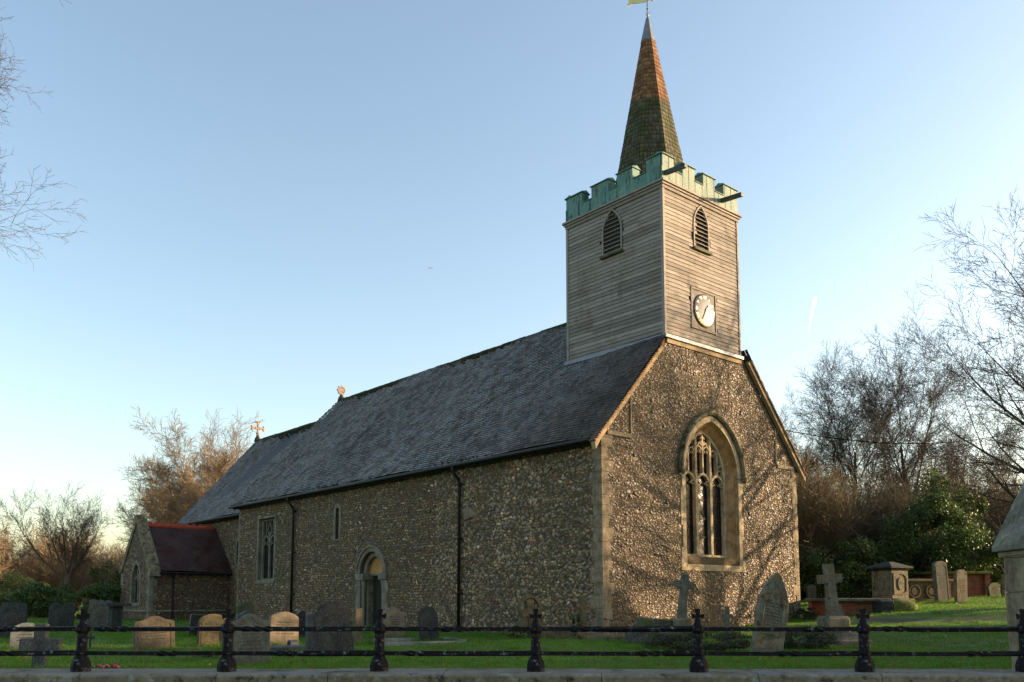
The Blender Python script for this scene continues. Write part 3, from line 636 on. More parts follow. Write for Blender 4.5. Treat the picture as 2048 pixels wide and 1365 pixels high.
# ---- round-headed slit window
b = MB(); hh = [(SL['c'] - .28, 3.44), (SL['c'] + .28, 3.44), (SL['c'] + .28, 4.62)] + arc(SL['c'], 4.62, .28, 0, 180, 8)[1:]
b.prism(hh, [[(p[0], p[1]) for p in sh]], SD, -.015, .05)
sl = b.build('slit_window', M['ashlar_pale'], church); MB().box(.20, .21, SL['c'] - .2, SL['c'] + .2, 3.4, 4.8).build('leaded_glass', M['glass'], sl)
b = MB(); b.cbox(-.03, .1, 5.4, 6.0, 3.62, 3.66, .005); b.add([(-.13, 5.95, 4.02), (.02, 5.95, 4.12), (.02, 5.38, 3.85), (-.02, 5.38, 3.8), (-.1, 5.95, 3.66), (.02, 5.95, 3.6)], [(0, 1, 2, 3), (0, 3, 4), (4, 3, 2, 5), (0, 4, 5, 1)])
b.build('sloping_stone_offset', M['quoin'], church)

# ---- roofs: every plain tile laid in courses
def tile_roof(name, mat, e_a, e_b, r_a, r_b, gauge=.112, tw=.168, seed=1, parent=church, thick=.024, clip=False):
    """eaves line e_a->e_b and ridge line r_a->r_b (near end first)"""
    rg = np.random.default_rng(seed); ea, eb, ra, rb = [np.array(p, float) for p in (e_a, e_b, r_a, r_b)]
    S = np.linalg.norm(ra - ea); n = int(S / gauge); rows = []
    nrm = np.cross(eb - ea, ra - ea); nrm /= np.linalg.norm(nrm)
    if nrm[2] < 0: nrm = -nrm
    up = (ra - ea) / S; V = []; al = (eb - ea) / np.linalg.norm(eb - ea)
    for i in range(n):
        s0 = i / n; A = ea + (ra - ea) * s0; B = eb + (rb - eb) * s0; L = np.linalg.norm(B - A); m_ = int(L / tw)
        off = (i % 2) * tw / 2
        t = np.arange(m_ + 1) * tw + off - tw / 2; t = np.concatenate([t]); t0 = np.clip(t + .003, 0, L); t1 = np.clip(t + tw - .003, 0, L); k = t1 - t0 > .02; t0, t1 = t0[k], t1[k]; q = len(t0)
        lift = thick + rg.normal(0, .0035, q) + (rg.random(q) < .012) * .014; dr_ = rg.normal(0, .004, q) - (rg.random(q) < .006) * .03
        sag = .045 * np.sin((A @ al + t0) * .8 + i * .03) + .02 * np.sin((A @ al + t0) * .31 + s0 * 4)
        def pt(tt, up_, h): return A[None] + al[None] * tt[:, None] + up[None] * up_[:, None] + nrm[None] * (h + sag)[:, None]
        lo0, lo1 = pt(t0, dr_, lift), pt(t1, dr_ + rg.normal(0, .002, q), lift + rg.normal(0, .002, q))
        hi = np.full(q, min(gauge * 1.5, S - i * S / n)); h0, h1 = pt(t0, hi, lift * 0 - .004), pt(t1, hi, lift * 0 - .004)
        b0, b1 = pt(t0, dr_, lift - .02), pt(t1, dr_, lift - .02)
        V.append(np.stack([lo0, lo1, h1, h0, b0, b1], 1))
    V = np.concatenate(V)
    if clip: V = V[~((V[:, :, 0].max(1) > 2.74) & (V[:, :, 0].min(1) < 6.6) & (V[:, :, 1].min(1) < .03))]
    N = len(V); V = V.reshape(-1, 3); base = (np.arange(N) * 6)[:, None]
    F_ = np.concatenate([base + np.array([[0, 1, 2, 3]]), base + np.array([[4, 5, 1, 0]])]).reshape(-1, 4)
    o = np_mesh(name, V, F_, mat, parent); at = o.data.attributes.new('tail', 'FLOAT', 'POINT'); at.data.foreach_set('value', np.tile(np.array([1, 1, 0, 0, 0, 0], np.float32), N)); return o, nrm
EZ = 5.5
rf, nrm = tile_roof('nave_roof', M['tile'], (-.32, -.16, EZ), (-.32, 23.75, EZ + .04), (4.83, -.16, 11.2), (4.83, 22.75, 11.2), seed=2, clip=True)
tag(rf, 'frost-dusted clay tile roof over the nave')
tile_roof('nave_roof_far_slope', M['tile'], (9.98, 23.75, EZ), (9.98, -.16, EZ), (4.83, 22.75, 11.2), (4.83, -.16, 11.2), gauge=.2, tw=.4, seed=3, clip=True)
b = MB()   # boarding under the tiles, closes the roof
b.add([(-.28, .2, EZ - .02), (4.83, .2, 11.15), (9.94, .2, EZ - .02), (-.28, 23.7, EZ - .02), (4.83, 22.7, 11.15), (9.94, 23.7, EZ - .02), (-.2, .2, EZ - .16), (4.83, .2, 11.0), (9.86, .2, EZ - .16), (-.2, 23.7, EZ - .16), (4.83, 22.7, 11.0), (9.86, 23.7, EZ - .16)],
      [(0, 3, 4, 1), (1, 4, 5, 2), (6, 7, 10, 9), (7, 8, 11, 10), (0, 1, 7, 6), (1, 2, 8, 7), (3, 9, 10, 4), (4, 10, 11, 5), (0, 6, 9, 3), (2, 5, 11, 8)])
b.build('roof_boarding', M['gutter'], church)
# verge: cream undercloak with tile ends above it
vg = MB(); te = MB(); rr_ = random.Random(2)
ux, uz = 5.13 / math.hypot(5.13, 5.7), 5.7 / math.hypot(5.13, 5.7)
for sgn, X0 in ((1, -.32), (-1, 9.98)):
    p = lambda s_, h: (X0 + sgn * (ux * s_ - uz * h), EZ + uz * s_ + ux * h)
    L = 4.12 if sgn > 0 else 4.55
    cuts = [0, 1.3, 2.7, L]
    for s0, s1 in zip(cuts[:-1], cuts[1:]):
        vg = MB(); vg.prism([p(s0 + .004, -.16), p(s1, -.15), p(s1, -.035), p(s0 + .004, -.035)], [], FR, -.145, -.02); vg.build('verge_board', M['verge'], church)
    vg = MB(); te = MB(); vg.prism([p(-.28, -.20), p(0, -.16), p(0, -.04), p(-.18, -.06)], [], FR, -.15, .0); vg.build('verge_foot', M['verge'], church)
    s_ = -.15
    while s_ < L:
        te.prism([p(s_, -.03), p(s_ + .094, -.035), p(s_ + .094, .0), p(s_, .018 + rr_.uniform(0, .006))], [], FR, -.19 + rr_.uniform(-.012, .01), .05); s_ += .098
    te.build('verge_tile_ends', M['tile_end'], church)
# ridge tiles and moss
def ridge(name, y0, y1, x, z, mat, parent, r_=.12, L=.45, axis='y', seed=1):
    b = MB(); rg = random.Random(seed); y = y0
    while y < y1 - .05:
        e_ = min(y + L - .012, y1); dz = rg.uniform(-.012, .012); n = 8; vs = []
        for yy, k in ((y, 1.02), (y + .06, 1.02), (y + .061, 1), (e_, 1)):
            for i in range(n + 1):
                a_ = R(-20 + 220 * i / n); px, pz = x + r_ * k * math.cos(a_), z + dz + r_ * k * math.sin(a_)
                vs.append((px, yy, pz) if axis == 'y' else (yy, px, pz))
        m_ = n + 1; fs = [(j * m_ + i, j * m_ + i + 1, (j + 1) * m_ + i + 1, (j + 1) * m_ + i) for j in range(3) for i in range(n)] + [tuple(range(m_)), tuple(range(3 * m_, 4 * m_))]
        b.add(vs, fs); y += L
    return b.build(name, mat, parent)
ridge('ridge_tiles', 4.0, 22.75, 4.83, 11.17, M['ridge'], church, .10)
def moss_line(name, fn, n, parent, s0=.03, s1=.07, seed=1):
    rg = np.random.default_rng(seed); V, F_ = ico(1); t = rg.random(n); P = np.array([fn(a_, rg) for a_ in t]); s_ = rg.uniform(s0, s1, n)
    A = (V[None] * (1 + rg.normal(0, .2, (n, len(V), 1))) * s_[:, None, None] * np.array([1.3, 1.3, .7]) + P[:, None]).reshape(-1, 3)
    return tag(np_mesh(name, A, (F_[None] + (np.arange(n) * len(V))[:, None, None]).reshape(-1, 3), SM['moss_dark'], parent, True), kind='stuff')
SM['moss_dark'] = simple('dark_roof_moss', (.018, .024, .006), (.05, .055, .015), 4, 1, .6, 30)
moss_line('ridge_moss', lambda t, g: (4.83 - abs(g.normal(0, .16)) - .05, 4.0 + t * 18.7, 0) if 0 else (lambda q: (4.83 - q, 4.05 + t * 18.6, 11.22 - q * 1.11 + .02))(abs(g.normal(0, .13))), 650, rf, seed=3)
moss_line('eaves_moss', lambda t, g: (-.30 + g.uniform(0, .12), t * 23.6, EZ + .04 + g.uniform(0, .08)), 500, rf, .015, .04, seed=4)
moss_line('verge_moss', lambda t, g: (-.3 + t * 5.1, 23.72 - t * .98 - g.uniform(0, .1), EZ + .07 + t * 5.69), 160, rf, .02, .05, seed=5)
# gutter and pipes
b = MB(); b.tube([(-.37, y_, EZ - .055) for y_ in np.linspace(.1, 23.8, 12)], .062, 10)
for y_ in np.arange(.6, 23.6, .9): b.box(-.33, -.02, y_, y_ + .03, EZ - .12, EZ - .09)
b.build('gutter', M['gutter'], church)
for y_ in (6.2, 17.75):
    b = MB(); b.tube([(-.37, y_, 5.42), (-.37, y_, 5.3), (-.30, y_, 5.16), (-.13, y_, 5.0), (-.10, y_, 4.88), (-.10, y_, .1)], .052, 10)
    for zz in (4.85, 3.1, 1.35): b.tube([(-.10, y_, zz - .05), (-.10, y_, zz + .05)], .066, 10); b.box(-.1, .02, y_ - .1, y_ + .1, zz - .02, zz + .02)
    b.build('downpipe', M['gutter'], church, True)

# ---- chancel
CX0, CX1, CY1 = .62, 9.04, 32.3
b = MB(); b.prism([(NL, -.4), (CY1, -.4), (CY1, 5.3), (NL, 5.3)], [], SD, CX0, CX0 + .6); b.build('chancel_wall', M['mortar'], church)
b = MB(); b.prism([(CX0 + .6, -.4), (CX1, -.4), (CX1, 5.0), (4.83, 10.2), (CX0 + .6, 5.2)], [], FR, CY1 - .6, CY1); b.build('chancel_east_wall', M['mortar'], church)
ch = [o for o in church.children if o.name.startswith('chancel_wall')][0]
AC = lambda u, v, o: np.stack([CX0 - o + .01, u, v], -1)
flints('flint_facing', M['flint_side'], ch, AC, rubble_pts(NL + .1, CY1, -.1, 5.2, .13, .09, lambda u, v: (v < 9), 9, .25), .055, 1, seed=31)
cr_, _ = tile_roof('chancel_roof', M['tile_chancel'], (.30, NL + .1, 5.24), (.30, 32.6, 5.24), (4.83, NL - .6, 10.42), (4.83, 32.5, 10.42), seed=5)
tag(cr_, 'frosty tiled roof over the lower chancel')
tile_roof('chancel_roof_far_slope', M['tile_chancel'], (9.36, 32.6, 5.24), (9.36, NL, 5.24), (4.83, 32.5, 10.42), (4.83, NL, 10.42), gauge=.2, tw=.4, seed=6)
b = MB(); b.add([(.34, NL, 5.22), (4.83, NL, 10.38), (9.32, NL, 5.22), (.34, 32.5, 5.22), (4.83, 32.4, 10.38), (9.32, 32.5, 5.22), (.4, NL, 5.08), (9.26, NL, 5.08), (.4, 32.5, 5.08), (9.26, 32.5, 5.08)],
      [(0, 3, 4, 1), (1, 4, 5, 2), (3, 8, 9, 5, 4), (0, 6, 8, 3), (2, 5, 9, 7)]); b.build('chancel_boarding', M['gutter'], church)
ridge('chancel_ridge_tiles', NL - .4, 32.4, 4.83, 10.40, M['ridge'], church, seed=4)
moss_line('chancel_moss', lambda t, g: (lambda q: (4.83 - q, 23.2 + t * 9.2, 10.46 - q * 1.14 + .02))(abs(g.normal(0, .16))), 420, cr_, seed=6)
moss_line('chancel_verge_moss', lambda t, g: (.34 + t * 4.45, 32.5 - g.uniform(0, .1), 5.30 + t * 5.12), 150, cr_, .02, .05, seed=7)
b = MB(); b.tube([(.26, y_, 5.18) for y_ in np.linspace(23.9, 32.5, 6)], .06, 8); b.build('chancel_gutter', M['gutter'], church)
b = MB(); b.cbox(CX0 - .02, CX0 + .1, 24.6, 25.2, 2.75, 4.1, .01); b.build('chancel_window', M['ashlar_pale'], church); MB().box(CX0 - .03, CX0 - .024, 24.78, 25.02, 2.85, 3.95).build('leaded_glass', M['glass'], [o for o in church.children if o.name.startswith('chancel_window')][0])

# ridge crosses
def bar3(b, p, q, w_, d_): # bar in the plane x/z of the gable
    p, q = Vector(p), Vector(q); t = (q - p).normalized(); n = Vector((-t.z, 0, t.x)) * w_ / 2; dd = Vector((0, d_ / 2, 0))
    b.add([p + n - dd, p - n - dd, p - n + dd, p + n + dd, q + n - dd, q - n - dd, q - n + dd, q + n + dd], [(0, 1, 2, 3), (7, 6, 5, 4), (0, 4, 5, 1), (1, 5, 6, 2), (2, 6, 7, 3), (3, 7, 4, 0)])
b = MB(); y_ = 22.62; b.lathe([(.20, 11.15), (.15, 11.35), (.09, 11.42), (.07, 11.5)], 8, Matrix.Translation((4.83, y_, 0)))
b.build('finial_base', M['ridge'], church)
b = MB(); zc = 11.72
for i in range(20):
    a_, c_ = R(18 * i), R(18 * (i + 1)); bar3(b, (4.83 + .19 * math.cos(a_), y_, zc + .19 * math.sin(a_)), (4.83 + .19 * math.cos(c_), y_, zc + .19 * math.sin(c_)), .05, .08)
for i in range(8): a_ = R(45 * i); bar3(b, (4.83, y_ + .002 * i, zc), (4.83 + .25 * math.cos(a_), y_ + .002 * i, zc + .25 * math.sin(a_)), .045, .06)
b.build('wheel_cross', M['pink_stone'], church)
b = MB(); y_ = 32.4; b.lathe([(.22, 10.4), (.16, 10.62), (.10, 10.7), (.08, 10.8)], 8, Matrix.Translation((4.83, y_, 0))); b.build('finial_base', M['ridge'], church)
b = MB(); zc = 11.22; bar3(b, (4.83, y_, 10.75), (4.83, y_, 11.6), .09, .1); bar3(b, (4.47, y_ + .003, zc), (5.19, y_ + .003, zc), .09, .1)
for dx, dz in ((-.36, 0), (.36, 0), (0, .38)):
    for ex, ez in ((0, 0), (dz * .25 or .0, dx * .25), (-(dz * .25), -dx * .25)):
        b.lathe([(.03, -.05), (.07, -.03), (.07, .03), (.03, .05)], 8, Matrix.Translation((4.83 + dx + ex, y_, zc + dz + ez)) @ Matrix.Rotation(R(90), 4, 'X'))
for dx, dz in ((-.13, 0), (.13, 0), (0, .13), (0, -.13)): b.cbox(4.83 + dx - .04, 4.83 + dx + .04, y_ - .055, y_ + .055, zc + dz - .08, zc + dz + .08, .01)
b.lathe([(.09, 10.86), (.12, 10.9), (.09, 10.94)], 8, Matrix.Translation((4.83, y_, 0)))
b.build('ornate_cross', M['pink_stone'], church)

# ---- vestry
VX, VY0, VY1, VM = -3.27, 25.7, 29.9, 27.8
b = MB(); vh = pointed_open(27.05, 28.25, .95, 2.0, 2.85, 8)
b.prism([(VY0, -.3), (VY1, -.3), (VY1, 2.5), (VM, 4.85), (VY0, 2.5)], [vh], SD, VX, VX + .45)
vw = b.build('vestry_gable_wall', M['mortar'], church)
AV = lambda u, v, o: np.stack([VX - o + .01, u, v], -1)
flints('flint_facing', M['flint_vestry'], vw, AV, rubble_pts(VY0 + .1, VY1 - .1, -.1, 4.8, .12, .085, lambda u, v: (v < 2.4 + (2.05 - np.abs(u - VM)) * 1.1) & ~((np.abs(u - 27.65) < np.where(v < 2.1, .75, .75 - (v - 2.1) * .6)) & (v > .85) & (v < 3.1)), 12, .25), .056, 1, seed=41)
b = MB(); b.prism([(VX + .45, -.3), (.62, -.3), (.62, 2.45), (VX + .45, 2.45)], [], FR, VY0, VY0 + .4); vf = b.build('vestry_front_wall', M['mortar'], church)
AVF = lambda u, v, o: np.stack([u, VY0 - o + .01, v], -1)
flints('flint_facing', M['flint_vestry'], vf, AVF, rubble_pts(VX + .1, .6, -.1, 2.34, .13, .10, lambda u, v: v < 9, 13, .28), .062, 1, seed=42)
for q in ((VX - .08, .6, VY0 - .08, VY0 + .02, .55, .63, .02), (VX - .078, VX + .02, VY0 + .021, VY1, .55, .63, .02), (VX + .3, .6, VY0 - .03, VY0 + .05, 2.34, 2.45, .012)): MB().cbox(*q).build('string_course', M['ashlar_pale'], church)
r_ = random.Random(3); b = MB(); b2 = MB(); zz = -.3; k = 0
while zz < 2.4:
    h = min(.34, 2.45 - zz); f_, s_ = ((.2, .34) if k % 2 else (.34, .2)); b.cbox(VX - .018, VX + f_, VY0 - .018, VY0 + s_, zz, zz + h - .006, .008); b2.cbox(VX - .018, VX + .2, VY1 - s_, VY1 + .02, zz, zz + h - .006, .008); zz += h; k += 1
b.build('vestry_quoin', M['ashlar_pale'], church); b2.build('vestry_quoin', M['ashlar_pale'], church)
b = MB()   # coped gable parapet with kneelers and stump
for s_ in (-1, 1):
    y0_ = VM + s_ * 2.28; 
    b.prism([(y0_, 2.42), (y0_ - s_ * .02, 2.62), (VM, 5.08), (VM, 4.80), (y0_ - s_ * .3, 2.42)], [], SD, VX - .06, VX + .42)
b.cbox(VX - .1, VX + .30, VM - .2, VM + .2, 4.7, 5.22, .04)
b.build('gable_coping', M['hood'], church)
b = MB(); b.prism([(VM - 2.32, 2.2), (VM - 1.9, 2.2), (VM - 1.9, 2.44), (VM - 2.34, 2.44)], [], SD, VX - .07, VX + .43); b.build('gable_kneeler', M['ashlar_pale'], church)
b = MB(); b.prism([(p[0], p[1]) for p in pointed_open(26.92, 28.38, .82, 2.0, 3.02, 8)], [pointed_open(27.07, 28.23, .97, 2.0, 2.83, 8)], SD, VX - .02, VX + .2); vwn = b.build('vestry_window', M['ashlar_pale'], church)
b = MB()
for pth in ([(27.65, .97), (27.65, 2.1)], pointed(27.09, 27.65, 1.85, 2.2, 6), pointed(27.65, 28.21, 1.85, 2.2, 6), [(27.65, 2.15), (27.5, 2.4), (27.65, 2.75)], [(27.65, 2.15), (27.8, 2.4), (27.65, 2.75)]): b.sweep(pth, .09, VX + .1, VX + .22, SD)
b.build('window_tracery', M['ashlar_pale'], vwn); MB().box(VX + .2, VX + .21, 27.05, 28.25, .95, 2.9).build('leaded_glass', M['glass'], vwn)
tile_roof('vestry_roof', M['tile_red'], (.62, VY0 - .22, 2.42), (VX + .4, VY0 - .22, 2.42), (.62 - 1.0, VM, 4.72), (VX + .4, VM, 4.72), seed=8, gauge=.1)
b = MB(); b.add([(.9, VY0 - .2, 2.40), (VX + .4, VY0 - .2, 2.40), (VX + .4, VM, 4.70), (.9, VM, 4.70), (VX + .4, VY1 + .2, 2.4), (.9, VY1 + .2, 2.4), (.9, VY0 - .18, 2.32), (VX + .4, VY0 - .18, 2.32)], [(0, 1, 2, 3), (3, 2, 4, 5), (0, 6, 7, 1)]); b.build('vestry_boarding', M['gutter'], church)
o, _ = tile_roof('vestry_roof_end', M['tile_red'], (.62, VY0 - .22, 2.42), (.9, VY0 - .22, 2.42), (-.38, VM, 4.72), (.9, VM, 4.72), seed=9, gauge=.1)
rg_ = ridge('red_ridge_tiles', VX + .42, .5, VM, 4.70, M['terracotta'], church, .15, .36, 'x', 5)
y_ = VX + .5
while y_ < .4: MB().cbox(y_, y_ + .18, VM - .03, VM + .03, 4.83, 4.93, .01).build('ridge_crest', M['terracotta'], church); y_ += .36
b = MB(); b.tube([(VX + .35, VY0 - .26, 2.36), (.55, VY0 - .26, 2.36)], .05, 8); b.tube([(-2.2, VY0 - .26, 2.34), (-2.2, VY0 - .14, 2.15), (-2.2, VY0 - .09, 2.0), (-2.2, VY0 - .09, .1)], .045, 8); b.build('vestry_downpipe', M['gutter'], church)

# ---- bell turret: lapped boards
TX_, TX2, TY2, TZ0, TZ1 = 2.78, 6.55, 4.05, 8.86, 13.62
b = MB(); b.prism([(TX_, 8.0), (TX2, 8.0), (TX2, TZ1), (TX_, TZ1)], [], FR, .03, TY2 - .03); tb = b.build('bell_turret_core', M['dark_wood'], church)
def boards(name, to3, u0, u1, z0f, z1, holes, seed):
    rg = random.Random(seed); b = MB(); h = .124; n = int((z1 - 8.0) / h) + 1
    for i in range(n):
        zt = z1 - i * h; zb_ = zt - h
        cuts = [u0] + sorted(rg.uniform(u0 + .4, u1 - .4) for _ in range(rg.choice([0, 1, 1]))) + [u1]
        for a_, c_ in zip(cuts[:-1], cuts[1:]):
            segs = max(2, int((c_ - a_) / .3)); w1, w2, w3 = rg.uniform(-.006, .006), rg.uniform(-.007, .007), rg.uniform(0, 6)
            t_out = rg.uniform(.026, .036)
            us = [a_ + .003 + (c_ - a_ - .006) * k / segs for k in range(segs + 1)]
            for (q0, q1) in zip(us[:-1], us[1:]):
                um = (q0 + q1) / 2; zm = zb_ + h / 2
                if any(hh(um, zm) for hh in holes) or zt < z0f(um) - .02: continue
                vs = []
                for q in (q0, q1):
                    wz = w1 * math.sin(q * 2 + w3) + w2 * math.sin(q * 5 + w3)
                    lo = max(zb_ + wz - .006, z0f(q)); vs += [to3(q, lo, -t_out), to3(q, zt + .01, -.008), to3(q, lo, 0.0), to3(q, zt + .01, .01)]
                fs = [(0, 4, 5, 1), (0, 2, 6, 4)]
                b.add(vs, fs)
    # weld shared ends so that each board is one island
    me = b.build(name, M['board'], church); bm = bmesh.new(); bm.from_mesh(me.data); bmesh.ops.remove_doubles(bm, verts=bm.verts, dist=.0004); bm.to_mesh(me.data); bm.free(); return me
def arch_hole(c_, hw, z0_, zs, za):
    def f(u, z): 
        if abs(u - c_) > hw or z < z0_ or z > za: return False
        return z < zs or abs(u - c_) < hw * math.sqrt(max(0, 1 - ((z - zs) / (za - zs)) ** 1.6))
    return f
LF = arch_hole(4.62, .36, 12.0, 12.8, 13.4); LS = arch_hole(2.03, .38, 12.05, 12.85, 13.45)
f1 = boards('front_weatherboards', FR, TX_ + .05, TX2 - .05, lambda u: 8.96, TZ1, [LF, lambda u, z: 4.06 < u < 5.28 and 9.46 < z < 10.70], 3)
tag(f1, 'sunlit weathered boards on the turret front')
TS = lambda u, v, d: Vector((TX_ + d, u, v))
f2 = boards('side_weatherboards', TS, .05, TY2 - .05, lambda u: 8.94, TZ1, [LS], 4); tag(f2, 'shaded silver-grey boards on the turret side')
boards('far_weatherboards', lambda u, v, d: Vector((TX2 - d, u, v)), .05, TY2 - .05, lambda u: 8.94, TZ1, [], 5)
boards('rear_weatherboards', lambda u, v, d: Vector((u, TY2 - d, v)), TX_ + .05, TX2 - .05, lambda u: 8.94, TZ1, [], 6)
for x_, y_ in ((TX_, 0), (TX2, 0), (TX_, TY2), (TX2, TY2)):
    b = MB(); b.cbox(x_ - .045, x_ + .06 if x_ == TX_ else x_ + .045, y_ - .045, y_ + .06, 8.9, TZ1, .008)
    b.build('corner_board', M['board'], church)
b = MB(); b.box(TX_ - .10, TX2 + .10, -.10, TY2 + .1, 13.60, 13.66); b.cbox(TX_ - .15, TX2 + .15, -.15, TY2 + .15, 13.665, 13.74, .02); b.box(TX_ - .06, TX2 + .06, -.06, TY2 + .06, 13.50, 13.597)
b.build('turret_cornice', M['board'], church)
b = MB(); b.cbox(TX_ - .09, TX2 + .09, -.11, .03, 8.86, 8.97, .01); b.cbox(TX_ - .12, TX_ + .02, .05, TY2 + .1, 8.83, 8.96, .015); b.build('lead_flashing', M['lead'], church)
b = MB(); b.box(2.84, 6.6, -.045, .02, 8.72, 8.858); b.build('turret_sill_board', M['verge'], church)

def louvre(name, to3, c_, z0_, zs, za, hw, n=10):
    b = MB(); outer = [(c_ - hw, z0_)] + list(reversed(pointed(c_ - hw, c_ + hw, zs, za, 9))) + [(c_ + hw, z0_)]
    b.sweep(outer, .05, -.05, .08, to3); o_ = b.build(name, M['board'], church)
    b = MB(); h = (za - z0_ - .12) / n
    for i in range(n):
        z_ = z0_ + .06 + i * h; q = z_ + h * .4
        if q > zs: 
            w_ = (hw) ; r = (w_ * w_ + (za - zs) ** 2) / (2 * w_); half = max(.02, math.sqrt(max(0, r * r - (q - zs) ** 2)) - (r - w_)) - .03
        else: half = hw - .03
        if half < .03: continue
        b.add([to3(c_ - half, z_, -.05), to3(c_ + half, z_, -.05), to3(c_ + half, z_ + h * .75, .10), to3(c_ - half, z_ + h * .75, .10), to3(c_ - half, z_ + .02, -.05), to3(c_ + half, z_ + .02, -.05), to3(c_ + half, z_ + h * .75 + .02, .10), to3(c_ - half, z_ + h * .75 + .02, .10)],
              [(0, 1, 2, 3), (4, 7, 6, 5), (0, 4, 5, 1), (1, 5, 6, 2), (2, 6, 7, 3), (3, 7, 4, 0)])
    b.build('louvre_slats', M['board'], o_)
    b = MB(); b.prism([(c_ - hw - .07, z0_ - .05), (c_ + hw + .07, z0_ - .05), (c_ + hw + .07, z0_ + .025), (c_ - hw - .07, z0_ + .025)], [], to3, -.12, .05); b.build('louvre_sill', SM['mossy'], o_)
    b = MB(); b.prism([(c_ - hw, z0_)] + [(c_ + hw, z0_)] + pointed(c_ - hw, c_ + hw, zs, za, 9), [], to3, .022, .03); b.build('louvre_void', M['void'], o_)
louvre('louvred_opening', FR, 4.62, 12.0, 12.75, 13.46, .37); louvre('louvred_opening', TS, 2.03, 12.03, 12.8, 13.5, .40)

# ---- clock
CCX, CCZ = 4.68, 10.08
b = MB(); b.prism([(4.06, 9.46), (5.28, 9.46), (5.28, 10.70), (4.06, 10.70)], [], FR, -.02, .03); ck = b.build('clock_board', M['board'], church)
b = MB(); b.prism([(4.03, 9.43), (5.31, 9.43), (5.31, 10.73), (4.03, 10.73)], [[(4.09, 9.49), (5.25, 9.49), (5.25, 10.67), (4.09, 10.67)]], FR, -.045, .0); b.build('clock_frame', M['board'], ck)
CM = Matrix.Translation((CCX, -.02, CCZ)) @ Matrix.Rotation(R(90), 4, 'X')
b = MB(); b.lathe([(.50, 0), (.525, .01), (.525, .03), (.50, .04), (.40, .055), (.2, .068), (.02, .072)], 48, CM); b.build('clock_dial', M['dial'], ck, True)
b = MB()
def stroke(b, p, q, w_, e_): # stroke on the dial, local dial coordinates
    p, q = Vector(p), Vector(q); t = (q - p).normalized(); n = Vector((-t.y, t.x)) * w_ / 2
    f = lambda v, dd: FR(CCX + v.x, CCZ + v.y, -.02 - dd)
    rr = max(p.length, q.length); zz_ = .04 + (.5 - min(.5, rr)) * .15 + e_
    vs = [f(v, dd) for dd in (zz_ - .012, zz_ + .004) for v in (p + n, p - n, q - n, q + n)]
    b.add(vs, [(0, 1, 2, 3), (4, 7, 6, 5), (0, 4, 5, 1), (1, 5, 6, 2), (2, 6, 7, 3), (3, 7, 4, 0)])
NUM = ['XII', 'I', 'II', 'III', 'IIII', 'V', 'VI', 'VII', 'VIII', 'IX', 'X', 'XI']
for i, s_ in enumerate(NUM):
    b = MB()
    a_ = R(90 - 30 * i); rad = Vector((math.cos(a_), math.sin(a_))); tan = Vector((math.sin(a_), -math.cos(a_)))
    wd = {'I': .028, 'V': .062, 'X': .062}; tot = sum(wd[c_] for c_ in s_); x_ = -tot / 2
    for c_ in s_:
        m_ = x_ + wd[c_] / 2; P = lambda u, r_: rad * r_ + tan * u * (r_ / .4)
        if c_ == 'I': stroke(b, P(m_, .33), P(m_, .46), .019, .006)
        if c_ == 'V': stroke(b, P(m_ - .02, .46), P(m_, .33), .016, .006); stroke(b, P(m_ + .02, .46), P(m_, .33), .010, .007)
        if c_ == 'X': stroke(b, P(m_ - .022, .46), P(m_ + .022, .33), .016, .006); stroke(b, P(m_ + .022, .46), P(m_ - .022, .33), .010, .007)
        x_ += wd[c_]
    b.build('clock_numeral', M['gold'], ck)
b = MB(); a_ = R(90 - 42); stroke(b, (0, 0), (math.cos(a_) * .26, math.sin(a_) * .26), .05, .03); b.build('hour_hand', M['hand'], ck)
b = MB(); a_ = R(90 - 205); stroke(b, (math.cos(a_) * -.1, math.sin(a_) * -.1), (math.cos(a_) * .42, math.sin(a_) * .42), .028, .045); b.build('minute_hand', M['hand'], ck)

# ---- copper battlements
PZ0, PLO, PHI = 13.74, 14.17, 14.56
def merlons(name, to3, segs, u1, mat, dep=.30):
    b = MB(); cp = MB(); rg = random.Random(len(name))
    poly = [(0, PZ0)]; 
    u = 0
    b.prism([(-.03, PZ0), (u1 + .03, PZ0), (u1 + .03, PLO), (-.03, PLO)], [], to3, -.03, .12)
    for (a_, c_) in segs:
        b.prism([(a_, PLO + .001), (c_, PLO + .001), (c_, PHI - .002), (a_, PHI - .002)], [], to3, -.028, dep)
        # sloped cap
        cp.add([to3(a_ - .04, PHI, -.075), to3(c_ + .04, PHI, -.075), to3(c_ + .04, PHI + .02, -.075), to3(a_ - .04, PHI + .02, -.075), to3(a_ - .04, PHI + .10, dep * .5), to3(c_ + .04, PHI + .10, dep * .5), to3(a_ - .04, PHI + .0, dep + .04), to3(c_ + .04, PHI + .0, dep + .04)],
               [(0, 1, 2, 3), (3, 2, 5, 4), (4, 5, 7, 6), (0, 6, 7, 1), (0, 3, 4, 6), (1, 7, 5, 2)])
    edges = sorted(segs)
    for (a_, c_), (a2, c2) in zip(edges[:-1], edges[1:]):
        cp.add([to3(c_ + .0, PLO, -.06), to3(a2, PLO, -.06), to3(a2, PLO + .02, -.06), to3(c_, PLO + .02, -.06), to3(c_, PLO + .05, .15), to3(a2, PLO + .05, .15)], [(0, 1, 2, 3), (3, 2, 5, 4)])
    for k in range(1, 12):       # standing seams
        u_ = u1 * k / 12 + rg.uniform(-.08, .08)
        top = PHI if any(a_ + .02 < u_ < c_ - .02 for a_, c_ in segs) else PLO
        b.prism([(u_, PZ0 + .003), (u_ + .014, PZ0 + .003), (u_ + .014, top - .005), (u_, top - .005)], [], to3, -.038, -.02)
    o_ = b.build(name, mat, church); cp.build('copper_capping', M['copper_cap'], o_); return o_
PXa, PXb = TX_ - .02, TX2 + .02
